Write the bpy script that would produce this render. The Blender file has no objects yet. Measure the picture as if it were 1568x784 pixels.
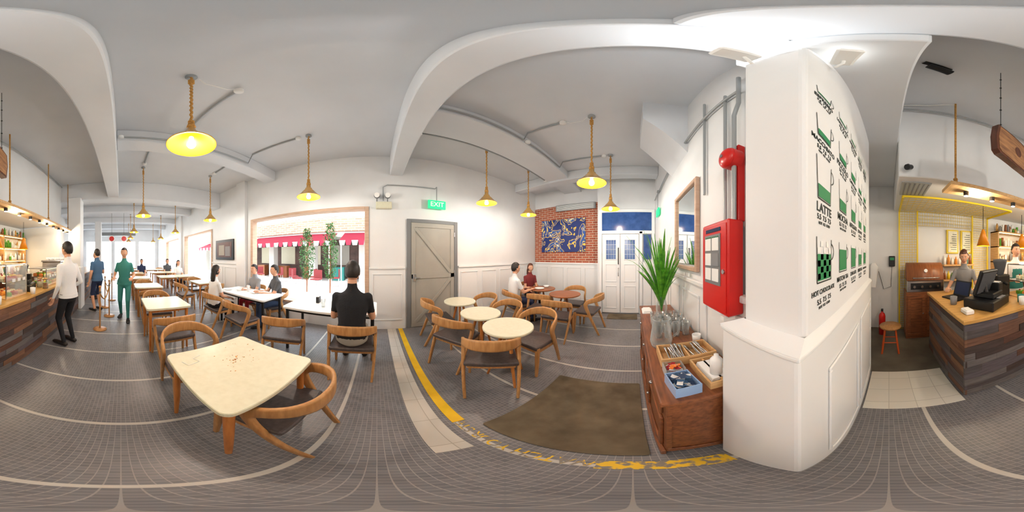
import bpy, bmesh, math, random
import numpy as np
from mathutils import Vector, Matrix, Euler
random.seed(7)
V=Vector
D=bpy.data; C=bpy.context; SC=C.scene
def lin(c):
    r=[]
    for v in c:
        v/=255.0
        r.append(v/12.92 if v<=.04045 else ((v+.055)/1.055)**2.4)
    return (r[0],r[1],r[2],1)
def mat(name,col,rough=.5,metal=0,col2=None,ns=6,stretch=(1,1,1),bump=0,emit=0,trans=0,detail=4,coat=0,ior=1.45):
    m=D.materials.new(name); m.use_nodes=True; nt=m.node_tree; b=nt.nodes['Principled BSDF']
    b.inputs['Roughness'].default_value=rough; b.inputs['Metallic'].default_value=metal
    b.inputs['Base Color'].default_value=lin(col); b.inputs['IOR'].default_value=ior
    if coat: b.inputs['Coat Weight'].default_value=coat
    if trans: b.inputs['Transmission Weight'].default_value=trans
    if emit:
        b.inputs['Emission Color'].default_value=lin(col); b.inputs['Emission Strength'].default_value=emit
    if col2 is not None or bump:
        tc=nt.nodes.new('ShaderNodeTexCoord'); mp=nt.nodes.new('ShaderNodeMapping'); mp.inputs['Scale'].default_value=stretch
        n=nt.nodes.new('ShaderNodeTexNoise'); n.inputs['Scale'].default_value=ns; n.inputs['Detail'].default_value=detail
        nt.links.new(tc.outputs['Object'],mp.inputs[0]); nt.links.new(mp.outputs[0],n.inputs['Vector'])
        if col2 is not None:
            r=nt.nodes.new('ShaderNodeValToRGB'); r.color_ramp.elements[0].position=.32; r.color_ramp.elements[1].position=.68
            r.color_ramp.elements[0].color=lin(col); r.color_ramp.elements[1].color=lin(col2)
            nt.links.new(n.outputs[0],r.inputs[0]); nt.links.new(r.outputs[0],b.inputs['Base Color'])
        if bump:
            bp=nt.nodes.new('ShaderNodeBump'); bp.inputs['Strength'].default_value=bump; bp.inputs['Distance'].default_value=.01
            nt.links.new(n.outputs[0],bp.inputs['Height']); nt.links.new(bp.outputs[0],b.inputs['Normal'])
    return m
M={}
M['wall']=mat('white_wall_paint',(230,231,232),.6,col2=(222,223,224),ns=1.5,bump=.08)
M['ceil']=mat('ceiling_paint',(220,223,227),.8,col2=(212,215,219),ns=1.2,bump=.05)
M['trim']=mat('trim_gloss_white',(233,234,234),.4)
M['cream']=mat('cream_laminate',(222,219,194),.3,col2=(215,211,184),ns=30)
M['wood']=mat('oak_wood',(198,148,94),.4,col2=(172,122,72),ns=5,stretch=(10,10,1.5),detail=6)
M['woodlt']=mat('light_oak',(218,178,126),.45,col2=(198,154,102),ns=5,stretch=(1,8,8))
M['wframe']=mat('window_frame_wood',(202,172,150),.5,col2=(186,154,130),ns=5,stretch=(1,1,8))
M['leg']=mat('orange_leg_wood',(205,132,66),.4,col2=(180,108,48),ns=6,stretch=(8,8,1))
M['brownw']=mat('brown_table_wood',(160,98,58),.35,col2=(128,74,42),ns=5,stretch=(1,12,1))
M['cab']=mat('cabinet_mahogany',(148,90,54),.38,col2=(106,62,38),ns=5,stretch=(9,1.2,9),detail=7)
M['cabd']=mat('cabinet_dark',(96,50,30),.45,col2=(66,36,24),ns=5,stretch=(9,9,1))
M['seat']=mat('seat_leather',(84,74,72),.42,col2=(68,60,59),ns=40)
M['black']=mat('black_metal',(24,24,26),.4)
M['steel']=mat('steel',(190,190,192),.25,1)
M['chrome']=mat('conduit_grey',(160,164,166),.4,.3)
M['rope']=mat('rope_fibre',(206,156,84),.9,col2=(164,114,52),ns=60,bump=.5)
M['shade']=mat('shade_brass',(214,166,92),.25,.35,coat=.5)
M['shadein']=mat('shade_inner_gold',(206,126,14),.35)
M['bulb']=mat('bulb_warm',(255,232,170),.3,emit=14)
M['red']=mat('red_enamel',(206,32,28),.3)
M['green']=mat('menu_green',(40,134,84),.5)
M['ink']=mat('menu_ink',(44,52,50),.6)
M['exit']=mat('exit_green',(30,180,120),.5,emit=.8)
M['white']=mat('white_plastic',(240,240,238),.4)
M['whitee']=mat('white_lit',(255,255,250),.4,emit=3)
M['led']=mat('warm_led_strip',(255,214,130),.4,emit=7)
M['grey']=mat('grey_plastic',(120,122,124),.5)
M['doorg']=mat('door_greige',(166,163,154),.5,col2=(158,155,146),ns=3)
M['yellow']=mat('yellow_wire',(230,200,40),.4)
M['blue']=mat('blue_glass',(44,74,130),.15,col2=(60,92,150),ns=8)
M['leaf']=mat('leaf_green',(104,176,48),.45,col2=(58,128,32),ns=9,stretch=(1,1,3))
M['tleaf']=mat('tree_leaf',(76,128,58),.6,col2=(40,86,40),ns=9)
M['skin']=mat('skin',(214,162,132),.55)
M['hair']=mat('hair_black',(28,24,24),.5,col2=(44,36,32),ns=50)
M['hairb']=mat('hair_brown',(92,52,36),.5,col2=(66,36,26),ns=50)
M['lip']=mat('lips',(176,96,88),.5)
M['eyew']=mat('eye_dark',(34,24,20),.2)
M['shoe']=mat('shoe_dark',(34,30,30),.5)
def thin_glass():
    m=D.materials.new('clear_glass'); m.use_nodes=True; nt=m.node_tree; L=nt.links.new
    for n in list(nt.nodes): nt.nodes.remove(n)
    o=nt.nodes.new('ShaderNodeOutputMaterial'); t=nt.nodes.new('ShaderNodeBsdfTransparent'); t.inputs[0].default_value=(.97,.985,.985,1)
    g=nt.nodes.new('ShaderNodeBsdfGlossy'); g.inputs['Roughness'].default_value=.08; d=nt.nodes.new('ShaderNodeBsdfDiffuse'); d.inputs[0].default_value=(.85,.9,.9,1)
    f=nt.nodes.new('ShaderNodeLayerWeight'); f.inputs['Blend'].default_value=.3
    y=nt.nodes.new('ShaderNodeMixShader'); y.inputs[0].default_value=.5; L(g.outputs[0],y.inputs[1]); L(d.outputs[0],y.inputs[2])
    x=nt.nodes.new('ShaderNodeMixShader'); L(f.outputs['Facing'],x.inputs[0]); L(t.outputs[0],x.inputs[1]); L(y.outputs[0],x.inputs[2]); L(x.outputs[0],o.inputs[0]); return m
M['glass']=thin_glass()
for k,c in dict(c_white=(232,232,232),c_black=(26,27,32),c_blue=(70,104,140),c_teal=(56,130,124),c_grey=(138,138,140),c_dgrey=(78,80,84),c_red=(160,34,44),c_navy=(40,52,84),c_khaki=(170,165,155),c_denim=(58,76,108),c_maroon=(120,44,46)).items():
    M[k]=mat('cloth_'+k[2:],c,.85,ns=60,bump=.2)
PL=[((104,70,56),(78,52,42)),((124,90,72),(96,68,54)),((92,86,86),(72,66,66)),((116,110,108),(92,88,86)),((136,98,74),(108,76,56)),((78,64,60),(60,50,46)),((102,94,98),(80,74,78))]
for i,(a,b_) in enumerate(PL): M['pl%d'%i]=mat('reclaimed_plank_%d'%i,a,.65,col2=b_,ns=4,stretch=(1,1.5,16) ,detail=8,bump=.2)

class MB:
    def __init__(s): s.v=[];s.f=[];s.m=[];s.s=[];s.ms=[]
    def mi(s,k):
        m=M[k]
        if m not in s.ms: s.ms.append(m)
        return s.ms.index(m)
    def add(s,vs,fs,k,smooth=False,X=None):
        o=len(s.v)
        if X is not None: vs=[X@V(v) for v in vs]
        s.v.extend([tuple(v) for v in vs]); i=s.mi(k)
        for f in fs: s.f.append([a+o for a in f]); s.m.append(i); s.s.append(smooth)
    def box(s,lo,hi,k,bev=0,X=None,seg=1):
        if not bev:
            x0,y0,z0=lo;x1,y1,z1=hi
            vs=[(x0,y0,z0),(x1,y0,z0),(x1,y1,z0),(x0,y1,z0),(x0,y0,z1),(x1,y0,z1),(x1,y1,z1),(x0,y1,z1)]
            s.add(vs,[(3,2,1,0),(4,5,6,7),(0,1,5,4),(1,2,6,5),(2,3,7,6),(3,0,4,7)],k,False,X);return
        bm=bmesh.new(); bmesh.ops.create_cube(bm,size=1)
        for v in bm.verts: v.co=V([(lo[i]+hi[i])/2+v.co[i]*(hi[i]-lo[i]) for i in range(3)])
        bmesh.ops.bevel(bm,geom=bm.edges[:],offset=bev,segments=seg,affect='EDGES',profile=.5)
        bm.verts.index_update()
        s.add([v.co.copy() for v in bm.verts],[[v.index for v in f.verts] for f in bm.faces],k,False,X); bm.free()
    def tube(s,pts,rad,k,n=8,ref=None,sq=False,smooth=True,X=None):
        pts=[V(p) for p in pts]; m=len(pts)
        if not isinstance(rad,(list,)): rad=[rad]*m
        rad=[(r,r) if not isinstance(r,tuple) else r for r in rad]
        vs=[];fs=[];pn=None
        for i,p in enumerate(pts):
            t=(pts[min(i+1,m-1)]-pts[max(i-1,0)]).normalized()
            if ref is not None:
                nn=V(ref(p) if callable(ref) else ref)
            elif pn is None: nn=V((0,0,1)) if abs(t.z)<.9 else V((1,0,0))
            else: nn=pn
            nn=(nn-t*nn.dot(t)); 
            if nn.length<1e-5: nn=t.orthogonal()
            nn.normalize(); pn=nn; bb=t.cross(nn)
            a,b=rad[i]
            if sq:
                c=.72
                pr=[(1,c),(c,1),(-c,1),(-1,c),(-1,-c),(-c,-1),(c,-1),(1,-c)]
            else: pr=[(math.cos(2*math.pi*j/n),math.sin(2*math.pi*j/n)) for j in range(n)]
            for (c1,c2) in pr: vs.append(p+nn*a*c1+bb*b*c2)
            q=len(pr)
        for i in range(m-1):
            for j in range(q):
                a=i*q+j;b=i*q+(j+1)%q; fs.append((a,b,b+q,a+q))
        s.add(vs,fs,k,smooth,X)
        s.add(vs[:q],[tuple(range(q))[::-1]],k,False,X); s.add(vs[-q:],[tuple(range(q))],k,False,X)
    def cyl(s,p0,p1,r0,k,r1=None,n=16,X=None): s.tube([p0,p1],[r0,r0 if r1 is None else r1],k,n=n,X=X)
    def lathe(s,prof,k,n=24,c=(0,0,0),X=None,smooth=True):
        vs=[];fs=[];q=len(prof)
        for j in range(n):
            a=2*math.pi*j/n
            for r,z in prof: vs.append((c[0]+r*math.cos(a),c[1]+r*math.sin(a),c[2]+z))
        for j in range(n):
            for i in range(q-1):
                a=j*q+i;b=((j+1)%n)*q+i; fs.append((a,b,b+1,a+1))
        s.add(vs,fs,k,smooth,X)
    def sph(s,c,r,k,n=12,X=None,fn=None):
        if not isinstance(r,tuple): r=(r,r,r)
        vs=[];fs=[];h=max(6,n*2//3)
        for i in range(h+1):
            t=math.pi*i/h
            for j in range(n):
                a=2*math.pi*j/n; d=V((math.sin(t)*math.cos(a),math.sin(t)*math.sin(a),math.cos(t)))
                if fn: d=fn(d)
                vs.append((c[0]+r[0]*d.x,c[1]+r[1]*d.y,c[2]+r[2]*d.z))
        for i in range(h):
            for j in range(n):
                a=i*n+j;b=i*n+(j+1)%n
                if i==0: fs.append((a,a+n,b+n))
                elif i==h-1: fs.append((a,a+n,b))
                else: fs.append((a,a+n,b+n,b))
        s.add(vs,fs,k,True,X)
    def poly(s,pts,z0,z1,k,X=None):
        n=len(pts); vs=[(x,y,z0) for x,y in pts]+[(x,y,z1) for x,y in pts]
        fs=[tuple(range(n))[::-1],tuple(range(n,2*n))]+[(i,(i+1)%n,(i+1)%n+n,i+n) for i in range(n)]
        s.add(vs,fs,k,False,X)
    def text(s,body,size,k,X,ext=.0006):
        cu=D.curves.new('t','FONT'); cu.body=body; cu.size=size; cu.align_x='CENTER'; cu.align_y='CENTER'; cu.extrude=ext; cu.offset=size*.012
        o=D.objects.new('t',cu); SC.collection.objects.link(o); dg=C.evaluated_depsgraph_get(); me=o.evaluated_get(dg).to_mesh()
        s.add([v.co.copy() for v in me.vertices],[list(p.vertices) for p in me.polygons],k,False,X)
        o.evaluated_get(dg).to_mesh_clear(); D.objects.remove(o); D.curves.remove(cu)
    def mesh(s,name):
        me=D.meshes.new(name); me.from_pydata(s.v,[],s.f)
        for m in s.ms: me.materials.append(m)
        me.polygons.foreach_set('material_index',s.m); me.polygons.foreach_set('use_smooth',s.s); me.update(); return me
    def obj(s,name,loc=(0,0,0),rz=0):
        return inst(s.mesh(name),name,loc,rz)
def inst(me,name,loc,rz=0):
    o=D.objects.new(name,me); o.location=loc; o.rotation_euler=(0,0,rz); SC.collection.objects.link(o); return o
def face(fx,fy): return math.atan2(-fx,fy)
def rrect(x0,y0,x1,y1,r,n=5):
    P=[]
    for cx,cy,a0 in ((x1-r,y1-r,0),(x0+r,y1-r,90),(x0+r,y0+r,180),(x1-r,y0+r,270)):
        for i in range(n+1):
            a=math.radians(a0+90*i/n); P.append((cx+r*math.cos(a),cy+r*math.sin(a)))
    return P

CZ=3.7; WX=-3.14; BY=4.6; RX=3.2; SY=-13.5
# ---------- materials for floor ----------
def floor_mat():
    m=D.materials.new('mosaic_floor'); m.use_nodes=True; nt=m.node_tree; b=nt.nodes['Principled BSDF']; L=nt.links.new
    tc=nt.nodes.new('ShaderNodeTexCoord')
    br=nt.nodes.new('ShaderNodeTexBrick'); br.offset=0; br.squash=1
    br.inputs['Scale'].default_value=1; br.inputs['Brick Width'].default_value=.0277; br.inputs['Row Height'].default_value=.0277; br.inputs['Mortar Size'].default_value=.0018
    br.inputs['Mortar Smooth'].default_value=.3
    br.inputs['Color1'].default_value=lin((122,122,126)); br.inputs['Color2'].default_value=lin((108,108,113)); br.inputs['Mortar'].default_value=lin((152,149,147))
    L(tc.outputs['Object'],br.inputs['Vector'])
    sx=nt.nodes.new('ShaderNodeSeparateXYZ'); L(tc.outputs['Object'],sx.inputs[0])
    def ma(op,a,b2):
        n=nt.nodes.new('ShaderNodeMath'); n.operation=op
        for i,x in enumerate((a,b2)):
            if x is None: continue
            if isinstance(x,(int,float)): n.inputs[i].default_value=x
            else: L(x,n.inputs[i])
        return n.outputs[0]
    t=ma('ADD',sx.outputs['Y'],.25+.6648*40); t=ma('MODULO',t,.6648); t=ma('LESS_THAN',t,.0277)
    n=nt.nodes.new('ShaderNodeTexNoise'); n.inputs['Scale'].default_value=1.6; L(tc.outputs['Object'],n.inputs['Vector'])
    mx=nt.nodes.new('ShaderNodeMixRGB'); L(t,mx.inputs[0]); L(br.outputs['Color'],mx.inputs[1]); mx.inputs[2].default_value=lin((196,193,186))
    mx2=nt.nodes.new('ShaderNodeMixRGB'); mx2.blend_type='MULTIPLY'; mx2.inputs[0].default_value=.6
    r=nt.nodes.new('ShaderNodeValToRGB'); r.color_ramp.elements[0].position=.35; r.color_ramp.elements[0].color=(.72,.71,.70,1); r.color_ramp.elements[1].position=.65; r.color_ramp.elements[1].color=(1,1,1,1)
    L(n.outputs[0],r.inputs[0]); L(mx.outputs[0],mx2.inputs[1]); L(r.outputs[0],mx2.inputs[2]); L(mx2.outputs[0],b.inputs['Base Color'])
    bp=nt.nodes.new('ShaderNodeBump'); bp.inputs['Strength'].default_value=.25; bp.inputs['Distance'].default_value=.002; bp.invert=True
    L(br.outputs['Fac'],bp.inputs['Height']); L(bp.outputs[0],b.inputs['Normal'])
    b.inputs['Roughness'].default_value=.34
    return m
M['floor']=floor_mat()
def brick_mat(name,c1,c2,mo,w,h,ms,off,ax='XZ',rough=.8):
    m=D.materials.new(name); m.use_nodes=True; nt=m.node_tree; b=nt.nodes['Principled BSDF']; L=nt.links.new
    tc=nt.nodes.new('ShaderNodeTexCoord'); sx=nt.nodes.new('ShaderNodeSeparateXYZ'); cx=nt.nodes.new('ShaderNodeCombineXYZ')
    L(tc.outputs['Object'],sx.inputs[0]); L(sx.outputs[ax[0]],cx.inputs[0]); L(sx.outputs[ax[1]],cx.inputs[1])
    br=nt.nodes.new('ShaderNodeTexBrick'); br.offset=off; br.inputs['Scale'].default_value=1
    br.inputs['Brick Width'].default_value=w; br.inputs['Row Height'].default_value=h; br.inputs['Mortar Size'].default_value=ms
    br.inputs['Color1'].default_value=lin(c1); br.inputs['Color2'].default_value=lin(c2); br.inputs['Mortar'].default_value=lin(mo)
    L(cx.outputs[0],br.inputs['Vector']); L(br.outputs['Color'],b.inputs['Base Color']); b.inputs['Roughness'].default_value=rough
    return m
M['brick']=brick_mat('red_brick',(180,96,66),(154,76,54),(196,180,160),.21,.068,.008,.5)
M['ctile']=brick_mat('cream_floor_tile',(222,219,208),(216,211,200),(188,185,175),.2,.2,.003,0,'XY',.4)
M['stone']=brick_mat('threshold_stone',(204,200,190),(196,192,182),(170,164,152),.3,.3,.003,0,'XY',.5)
M['conc']=mat('kitchen_concrete',(112,106,94),.5,col2=(88,82,72),ns=3)
M['mat']=mat('coir_mat',(116,104,84),.95,col2=(86,76,60),ns=5,bump=.4,detail=10)
M['ypaint']=mat('yellow_paint',(238,194,28),.55,col2=(228,180,24),ns=10)
def worn():
    m=D.materials.new('worn_yellow_paint'); m.use_nodes=True; nt=m.node_tree; b=nt.nodes['Principled BSDF']; L=nt.links.new
    tc=nt.nodes.new('ShaderNodeTexCoord'); n=nt.nodes.new('ShaderNodeTexNoise'); n.inputs['Scale'].default_value=22; n.inputs['Detail'].default_value=6
    r=nt.nodes.new('ShaderNodeValToRGB'); r.color_ramp.elements[0].position=.46; r.color_ramp.elements[1].position=.52
    r.color_ramp.elements[0].color=lin((128,122,112)); r.color_ramp.elements[1].color=lin((226,184,40))
    L(tc.outputs['Object'],n.inputs[0]); L(n.outputs[0],r.inputs[0]); L(r.outputs[0],b.inputs['Base Color']); b.inputs['Roughness'].default_value=.6
    return m
M['worn']=worn()
def art():
    m=D.materials.new('blue_gold_artwork'); m.use_nodes=True; nt=m.node_tree; b=nt.nodes['Principled BSDF']; L=nt.links.new
    tc=nt.nodes.new('ShaderNodeTexCoord'); n=nt.nodes.new('ShaderNodeTexNoise'); n.inputs['Scale'].default_value=2.2; n.inputs['Detail'].default_value=1; n.inputs['Distortion'].default_value=2.2
    r=nt.nodes.new('ShaderNodeValToRGB'); cr=r.color_ramp; cr.interpolation='CONSTANT'
    cr.elements[0].position=0; cr.elements[0].color=lin((22,44,112)); cr.elements[1].position=.44; cr.elements[1].color=lin((238,200,80))
    for p,c in ((.48,(30,62,140)),(.56,(232,206,110)),(.60,(40,84,160)),(.68,(220,214,180))):
        e=cr.elements.new(p); e.color=lin(c)
    L(tc.outputs['Object'],n.inputs[0]); L(n.outputs[0],r.inputs[0]); L(r.outputs[0],b.inputs['Base Color']); b.inputs['Roughness'].default_value=.6; return m
M['art']=art()

# ---------- shell ----------
b=MB(); b.box((WX-.2,SY-.2,-.1),(RX+.2,BY+.2,0),'floor'); b.obj('floor')
b=MB(); b.box((WX-.2,SY-.2,CZ),(RX+.2,BY+.2,CZ+.15),'ceil'); b.obj('ceiling')
b=MB(); x0,x1=WX-.2,WX
ops=[(-3.03,-.175),(-7.58,-5.0),(-10.9,-8.3)]
ys=BY+.2
for (a,c) in ops:
    b.box((x0,c,0),(x1,ys,CZ),'wall'); b.box((x0,a,0),(x1,c,.45),'wall'); b.box((x0,a,2.46),(x1,c,CZ),'wall'); ys=a
b.box((x0,SY-.2,0),(x1,ys,CZ),'wall')
for yy in (-3.2,-7.9): b.box((x1-.01,yy-.35,0),(x1+.1,yy,CZ),'wall')
b.obj('wall_west')
for i,(a,c) in enumerate(ops):
    b=MB(); t=.06
    b.box((x1-.15,a-.02,.45),(x1+.03,a+t,2.48),'wframe',.005); b.box((x1-.15,c-t,.45),(x1+.03,c+.02,2.48),'wframe',.005)
    b.box((x1-.149,a+t,2.42),(x1+.029,c-t,2.48),'wframe'); b.box((x1-.149,a+t,.45),(x1+.06,c-t,.5),'wframe')
    b.obj('window_%d'%(i+1))
b=MB(); b.box((WX,BY,0),(-.9,BY+.2,CZ),'wall'); b.box((-.9,4.1,0),(.56,BY+.2,CZ),'wall'); b.obj('wall_north')
b=MB(); b.box((.56,.45,0),(.72,BY+.2,CZ),'wall'); b.obj('wall_east')
b=MB(); b.box((.72,.5,0),(RX,.7,CZ),'wall'); b.obj('wall_kitchen_north')
b=MB(); b.box((RX,SY,0),(RX+.2,.7,CZ),'wall'); b.obj('wall_kitchen_east')
b=MB(); b.box((WX,SY-.2,2.7),(RX,SY,CZ),'wall')
for xx in (WX,-1.5,.5,2.9): b.box((xx,SY-.2,0),(xx+.3,SY,2.7),'wall')
b.obj('wall_south')
# beams
b=MB()
b.box((WX,.25,3.2),(.4,.5,CZ),'ceil',.012)
b.obj('ceiling_beam')
b=MB(); b.box((.06,-4.6,3.2),(.36,.25,CZ),'ceil',.012); b.obj('ceiling_beam')
b=MB(); b.box((.36,-.1,2.95),(RX,.5,CZ),'ceil',.01); b.obj('ceiling_beam')
b=MB(); b.box((-2.05,.5,3.5),(-1.5,BY,CZ),'ceil',.012); b.obj('ceiling_beam')
for y in (-2.4,-7.0,-9.2,-11.4):
    b=MB(); b.box((WX,y-.15,3.42),(.06 if y>-4 else RX,y+.15,CZ),'ceil',.012); b.obj('ceiling_beam')
b=MB(); b.box((WX,-4.9,3.15),(RX,-4.5,CZ),'ceil',.012); b.obj('ceiling_beam')
b=MB(); b.add([(.1,1.6,CZ),(.56,1.6,CZ),(.56,1.6,2.75),(.1,1.6,3.3),(.1,2.3,CZ),(.56,2.3,CZ),(.56,2.3,2.75),(.1,2.3,3.3)],[(0,1,2,3),(7,6,5,4),(0,3,7,4),(3,2,6,7)],'ceil')
b.box((-3.14,3.55,3.45),(.56,3.8,CZ),'ceil',.012); b.obj('ceiling_beam')
b=MB(); b.box((1.72,-4.5,2.42),(RX,-.1,CZ),'wall',.01); b.obj('kitchen_bulkhead')
# pillar
b=MB(); b.box((.315,.195,0),(1.78,.52,1.22),'trim',.012,seg=2)
b.box((.375,.213,1.2),(1.75,.465,3.0),'wall',.02,seg=3)
b.box((.307,.188,1.215),(1.79,.522,1.235),'trim',.006,seg=2)
b.add([(.307,.188,1.235),(1.79,.188,1.235),(1.79,.522,1.235),(.307,.522,1.235),(.375,.213,1.262),(1.75,.213,1.262),(1.75,.465,1.262),(.375,.465,1.262)],[(0,1,5,4),(1,2,6,5),(2,3,7,6),(3,0,4,7)],'trim')
def frame_y(b,x0,x1,z0,z1,y,k='trim',t=.03,d=.014,sgn=-1):
    ya,yb=sorted((y,y+sgn*d))
    b.box((x0,ya,z0),(x1,yb,z0+t),k,.004); b.box((x0,ya,z1-t),(x1,yb,z1),k,.004); b.box((x0,ya,z0+t),(x0+t,yb,z1-t),k,.004); b.box((x1-t,ya,z0+t),(x1,yb,z1-t),k,.004)
def frame_x(b,y0,y1,z0,z1,x,k='trim',t=.03,d=.014,sgn=1):
    xa,xb=sorted((x,x+sgn*d))
    b.box((xa,y0,z0),(xb,y1,z0+t),k,.004); b.box((xa,y0,z1-t),(xb,y1,z1),k,.004); b.box((xa,y0,z0+t),(xb,y0+t,z1-t),k,.004); b.box((xa,y1-t,z0+t),(xb,y1,z1-t),k,.004)
frame_y(b,.5,1.0,.16,1.06,.195,t=.022,d=.01); frame_y(b,1.1,1.68,.16,1.06,.195,t=.022,d=.01)
b.obj('pillar')
b=MB(); b.box((1.1,-4.7,0),(1.45,-4.35,3.2),'wall',.01); b.box((1.07,-4.73,0),(1.48,-4.32,1.2),'trim',.01); b.obj('pillar')
b=MB(); b.box((1.1,-9.38,0),(1.45,-9.02,3.45),'wall',.01); b.box((1.08,-9.4,0),(1.47,-9.0,.15),'trim',.01); b.obj('pillar')
# wainscot trim
b=MB()
def wains_x(ya,yb,x=WX,sgn=1,w=.62):
    xa,xb=sorted((x,x+sgn*.02)); b.box((xa,ya,0),(xb,yb,1.27),'trim')
    xa,xb=sorted((x,x+sgn*.05)); b.box((xa,ya,1.25),(xb,yb,1.29),'trim',.006)
    n=max(1,round((yb-ya)/w)); st=(yb-ya)/n
    for i in range(n): frame_x(b,ya+i*st+.06,ya+(i+1)*st-.06,.2,1.16,x+sgn*.02,t=.022,sgn=sgn)
wains_x(-.15,.55); wains_x(1.7,BY); wains_x(-4.95,-3.6); 
b.obj('trim_1')
b=MB(); b.box((WX,BY-.02,0),(-.9,BY,1.27),'trim'); b.box((WX,BY-.05,1.25),(-.9,BY,1.3),'trim',.006)
for i in range(4): frame_y(b,WX+.06+i*.56,WX+.5+i*.56,.2,1.16,BY-.02,t=.022)
b.obj('trim_2')
b=MB(); wains_x(.6,4.1,.56,-1); b.obj('trim_3')
# floor strips
b=MB(); b.box((WX+.03,.2,0),(-.53,.36,.004),'stone'); b.obj('stone_threshold')
b=MB(); b.box((WX+.03,.41,0),(-.82,.49,.005),'ypaint'); b.obj('floor_marking_strip')
b=MB(); b.box((-.1,.4,0),(.3,.48,.003),'worn')
b.text('WATCH YOUR STEP',.085,'worn',Matrix.Translation((-.47,.45,.002))@Matrix.Rotation(math.pi,4,'Z')); b.obj('floor_marking_lettering')
b=MB(); b.poly(rrect(-.72,.54,.06,1.5,.02),0,.012,'mat'); b.obj('doormat')
b=MB(); b.box((1.1,-.56,0),(1.74,.18,.004),'ctile'); b.obj('floor_tile_strip')
b=MB(); b.box((1.74,-4.4,0),(RX,.18,.003),'conc'); b.box((1.74,.18,0),(RX,.5,.003),'conc'); b.obj('kitchen_floor')
# brick panel + art + vent
b=MB(); b.box((WX+.02,BY-.035,1.3),(-.96,BY,3.1),'brick'); b.obj('brick_wall_panel')
b=MB(); b.box((-2.84,BY-.07,1.62),(-1.36,BY-.036,2.65),'art',.006); b.obj('blue_painting')
b=MB(); b.box((-2.3,BY-.12,2.9),(-1.05,BY-.036,3.1),'chrome',.01)
for i in range(6): b.box((-2.26,BY-.13,2.915+i*.029),(-1.1,BY-.12,2.925+i*.029),'white')
b.obj('air_vent')
# blue glazed door
b=MB(); Y=4.1
b.box((-.86,Y-.06,0),(-.78,Y,2.68),'trim',.005); b.box((.16,Y-.06,0),(.24,Y,2.12),'trim',.005); b.box((.47,Y-.06,0),(.55,Y,2.68),'trim',.005)
b.box((-.78,Y-.06,2.06),(.47,Y,2.14),'trim',.005); b.box((-.86,Y-.07,2.62),(.55,Y,2.7),'trim',.005)
b.box((-.78,Y-.03,2.14),(.47,Y-.01,2.62),'blue')
for xa,xb in ((-.77,-.325),(-.305,.15)):
    b.box((xa,Y-.045,.02),(xb,Y-.01,2.05),'trim',.004)
    b.box((xa+.1,Y-.05,1.42),(xb-.1,Y-.044,1.9),'blue')
    frame_y(b,xa+.08,xb-.08,1.4,1.92,Y-.045,t=.02); frame_y(b,xa+.08,xb-.08,.85,1.3,Y-.045,t=.02); frame_y(b,xa+.08,xb-.08,.15,.75,Y-.045,t=.02)
    for i in range(1,4):
        b.box((xa+.1,Y-.056,1.42+.12*i),(xb-.1,Y-.05,1.425+.12*i),'trim')
        b.box((xa+.1+i*(xb-xa-.2)/4,Y-.056,1.42),(xa+.104+i*(xb-xa-.2)/4,Y-.05,1.9),'trim')
b.box((.25,Y-.04,0),(.46,Y-.01,1.35),'trim'); b.box((.27,Y-.042,1.42),(.45,Y-.02,2.04),'blue')
b.tube([(-.36,Y-.05,1.3),(-.36,Y-.1,1.3),(-.36,Y-.1,1.7),(-.36,Y-.05,1.7)],.012,'black')
b.tube([(-.36,Y-.05,1.0),(-.36,Y-.1,1.0),(-.36,Y-.1,1.2),(-.36,Y-.05,1.2)],.01,'steel')
b.obj('door_1')
b=MB(); b.poly(rrect(-.6,3.65,.1,4.0,.02),0,.01,'mat'); b.obj('doormat')
# grey door west wall
b=MB(); x=WX
b.box((x,.58,0),(x+.03,.66,2.24),'grey',.004); b.box((x,1.6,0),(x+.03,1.68,2.24),'grey',.004); b.box((x,.66,2.17),(x+.03,1.6,2.24),'grey',.004)
b.box((x,.66,0),(x+.02,1.6,2.17),'doorg')
for z in (.02,1.05,2.07): b.box((x+.02,.67,z),(x+.035,1.59,z+.09),'doorg',.003)
for y in (.67,1.51): b.box((x+.02,y,.11),(x+.035,y+.08,2.07),'doorg',.003)
def bar(b,p,q,w,k,d):
    p=V(p);q=V(q);b.tube([p,q],[(d,w)]*2,k,ref=(1,0,0),sq=True,smooth=False)
bar(b,(x+.028,.75,2.05),(x+.028,1.51,1.16),.035,'doorg',.014); bar(b,(x+.028,.75,.13),(x+.028,1.51,1.03),.035,'doorg',.014)
b.box((x+.03,.70,1.0),(x+.05,.76,1.14),'steel',.004); b.tube([(x+.05,.73,1.07),(x+.09,.73,1.07),(x+.09,.83,1.07)],.009,'steel')
for z in (.3,1.1,1.9): b.cyl((x+.045,1.6,z),(x+.045,1.6,z+.1),.01,'steel')
b.obj('door_2')
# exit sign
b=MB(); x=WX+.12
b.box((x-.02,.98,2.46),(x+.02,1.35,2.64),'exit',.006)
b.text('EXIT',.14,'white',Matrix.Translation((x+.022,1.165,2.55))@Matrix.Rotation(math.pi/2,4,'Z')@Matrix.Rotation(math.pi/2,4,'X'))
b.cyl((x,1.16,2.64),(x,1.16,2.95),.01,'chrome'); b.tube([(x,1.16,2.95),(WX+.03,1.16,2.95),(WX+.03,.2,2.95),(WX+.03,.12,2.9),(WX+.03,.12,2.6)],.012,'chrome')
b.obj('exit_sign')
b=MB(); b.box((WX+.005,-.02,2.42),(WX+.1,.28,2.56),'cream',.01)
for y in (.0,.2): b.sph((WX+.1,y,2.68),(.05,.06,.06),'grey'); b.cyl((WX+.06,y,2.56),(WX+.08,y,2.66),.012,'grey'); b.cyl((WX+.12,y,2.68),(WX+.155,y,2.675),.045,'white',.05)
b.obj('emergency_light')
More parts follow.
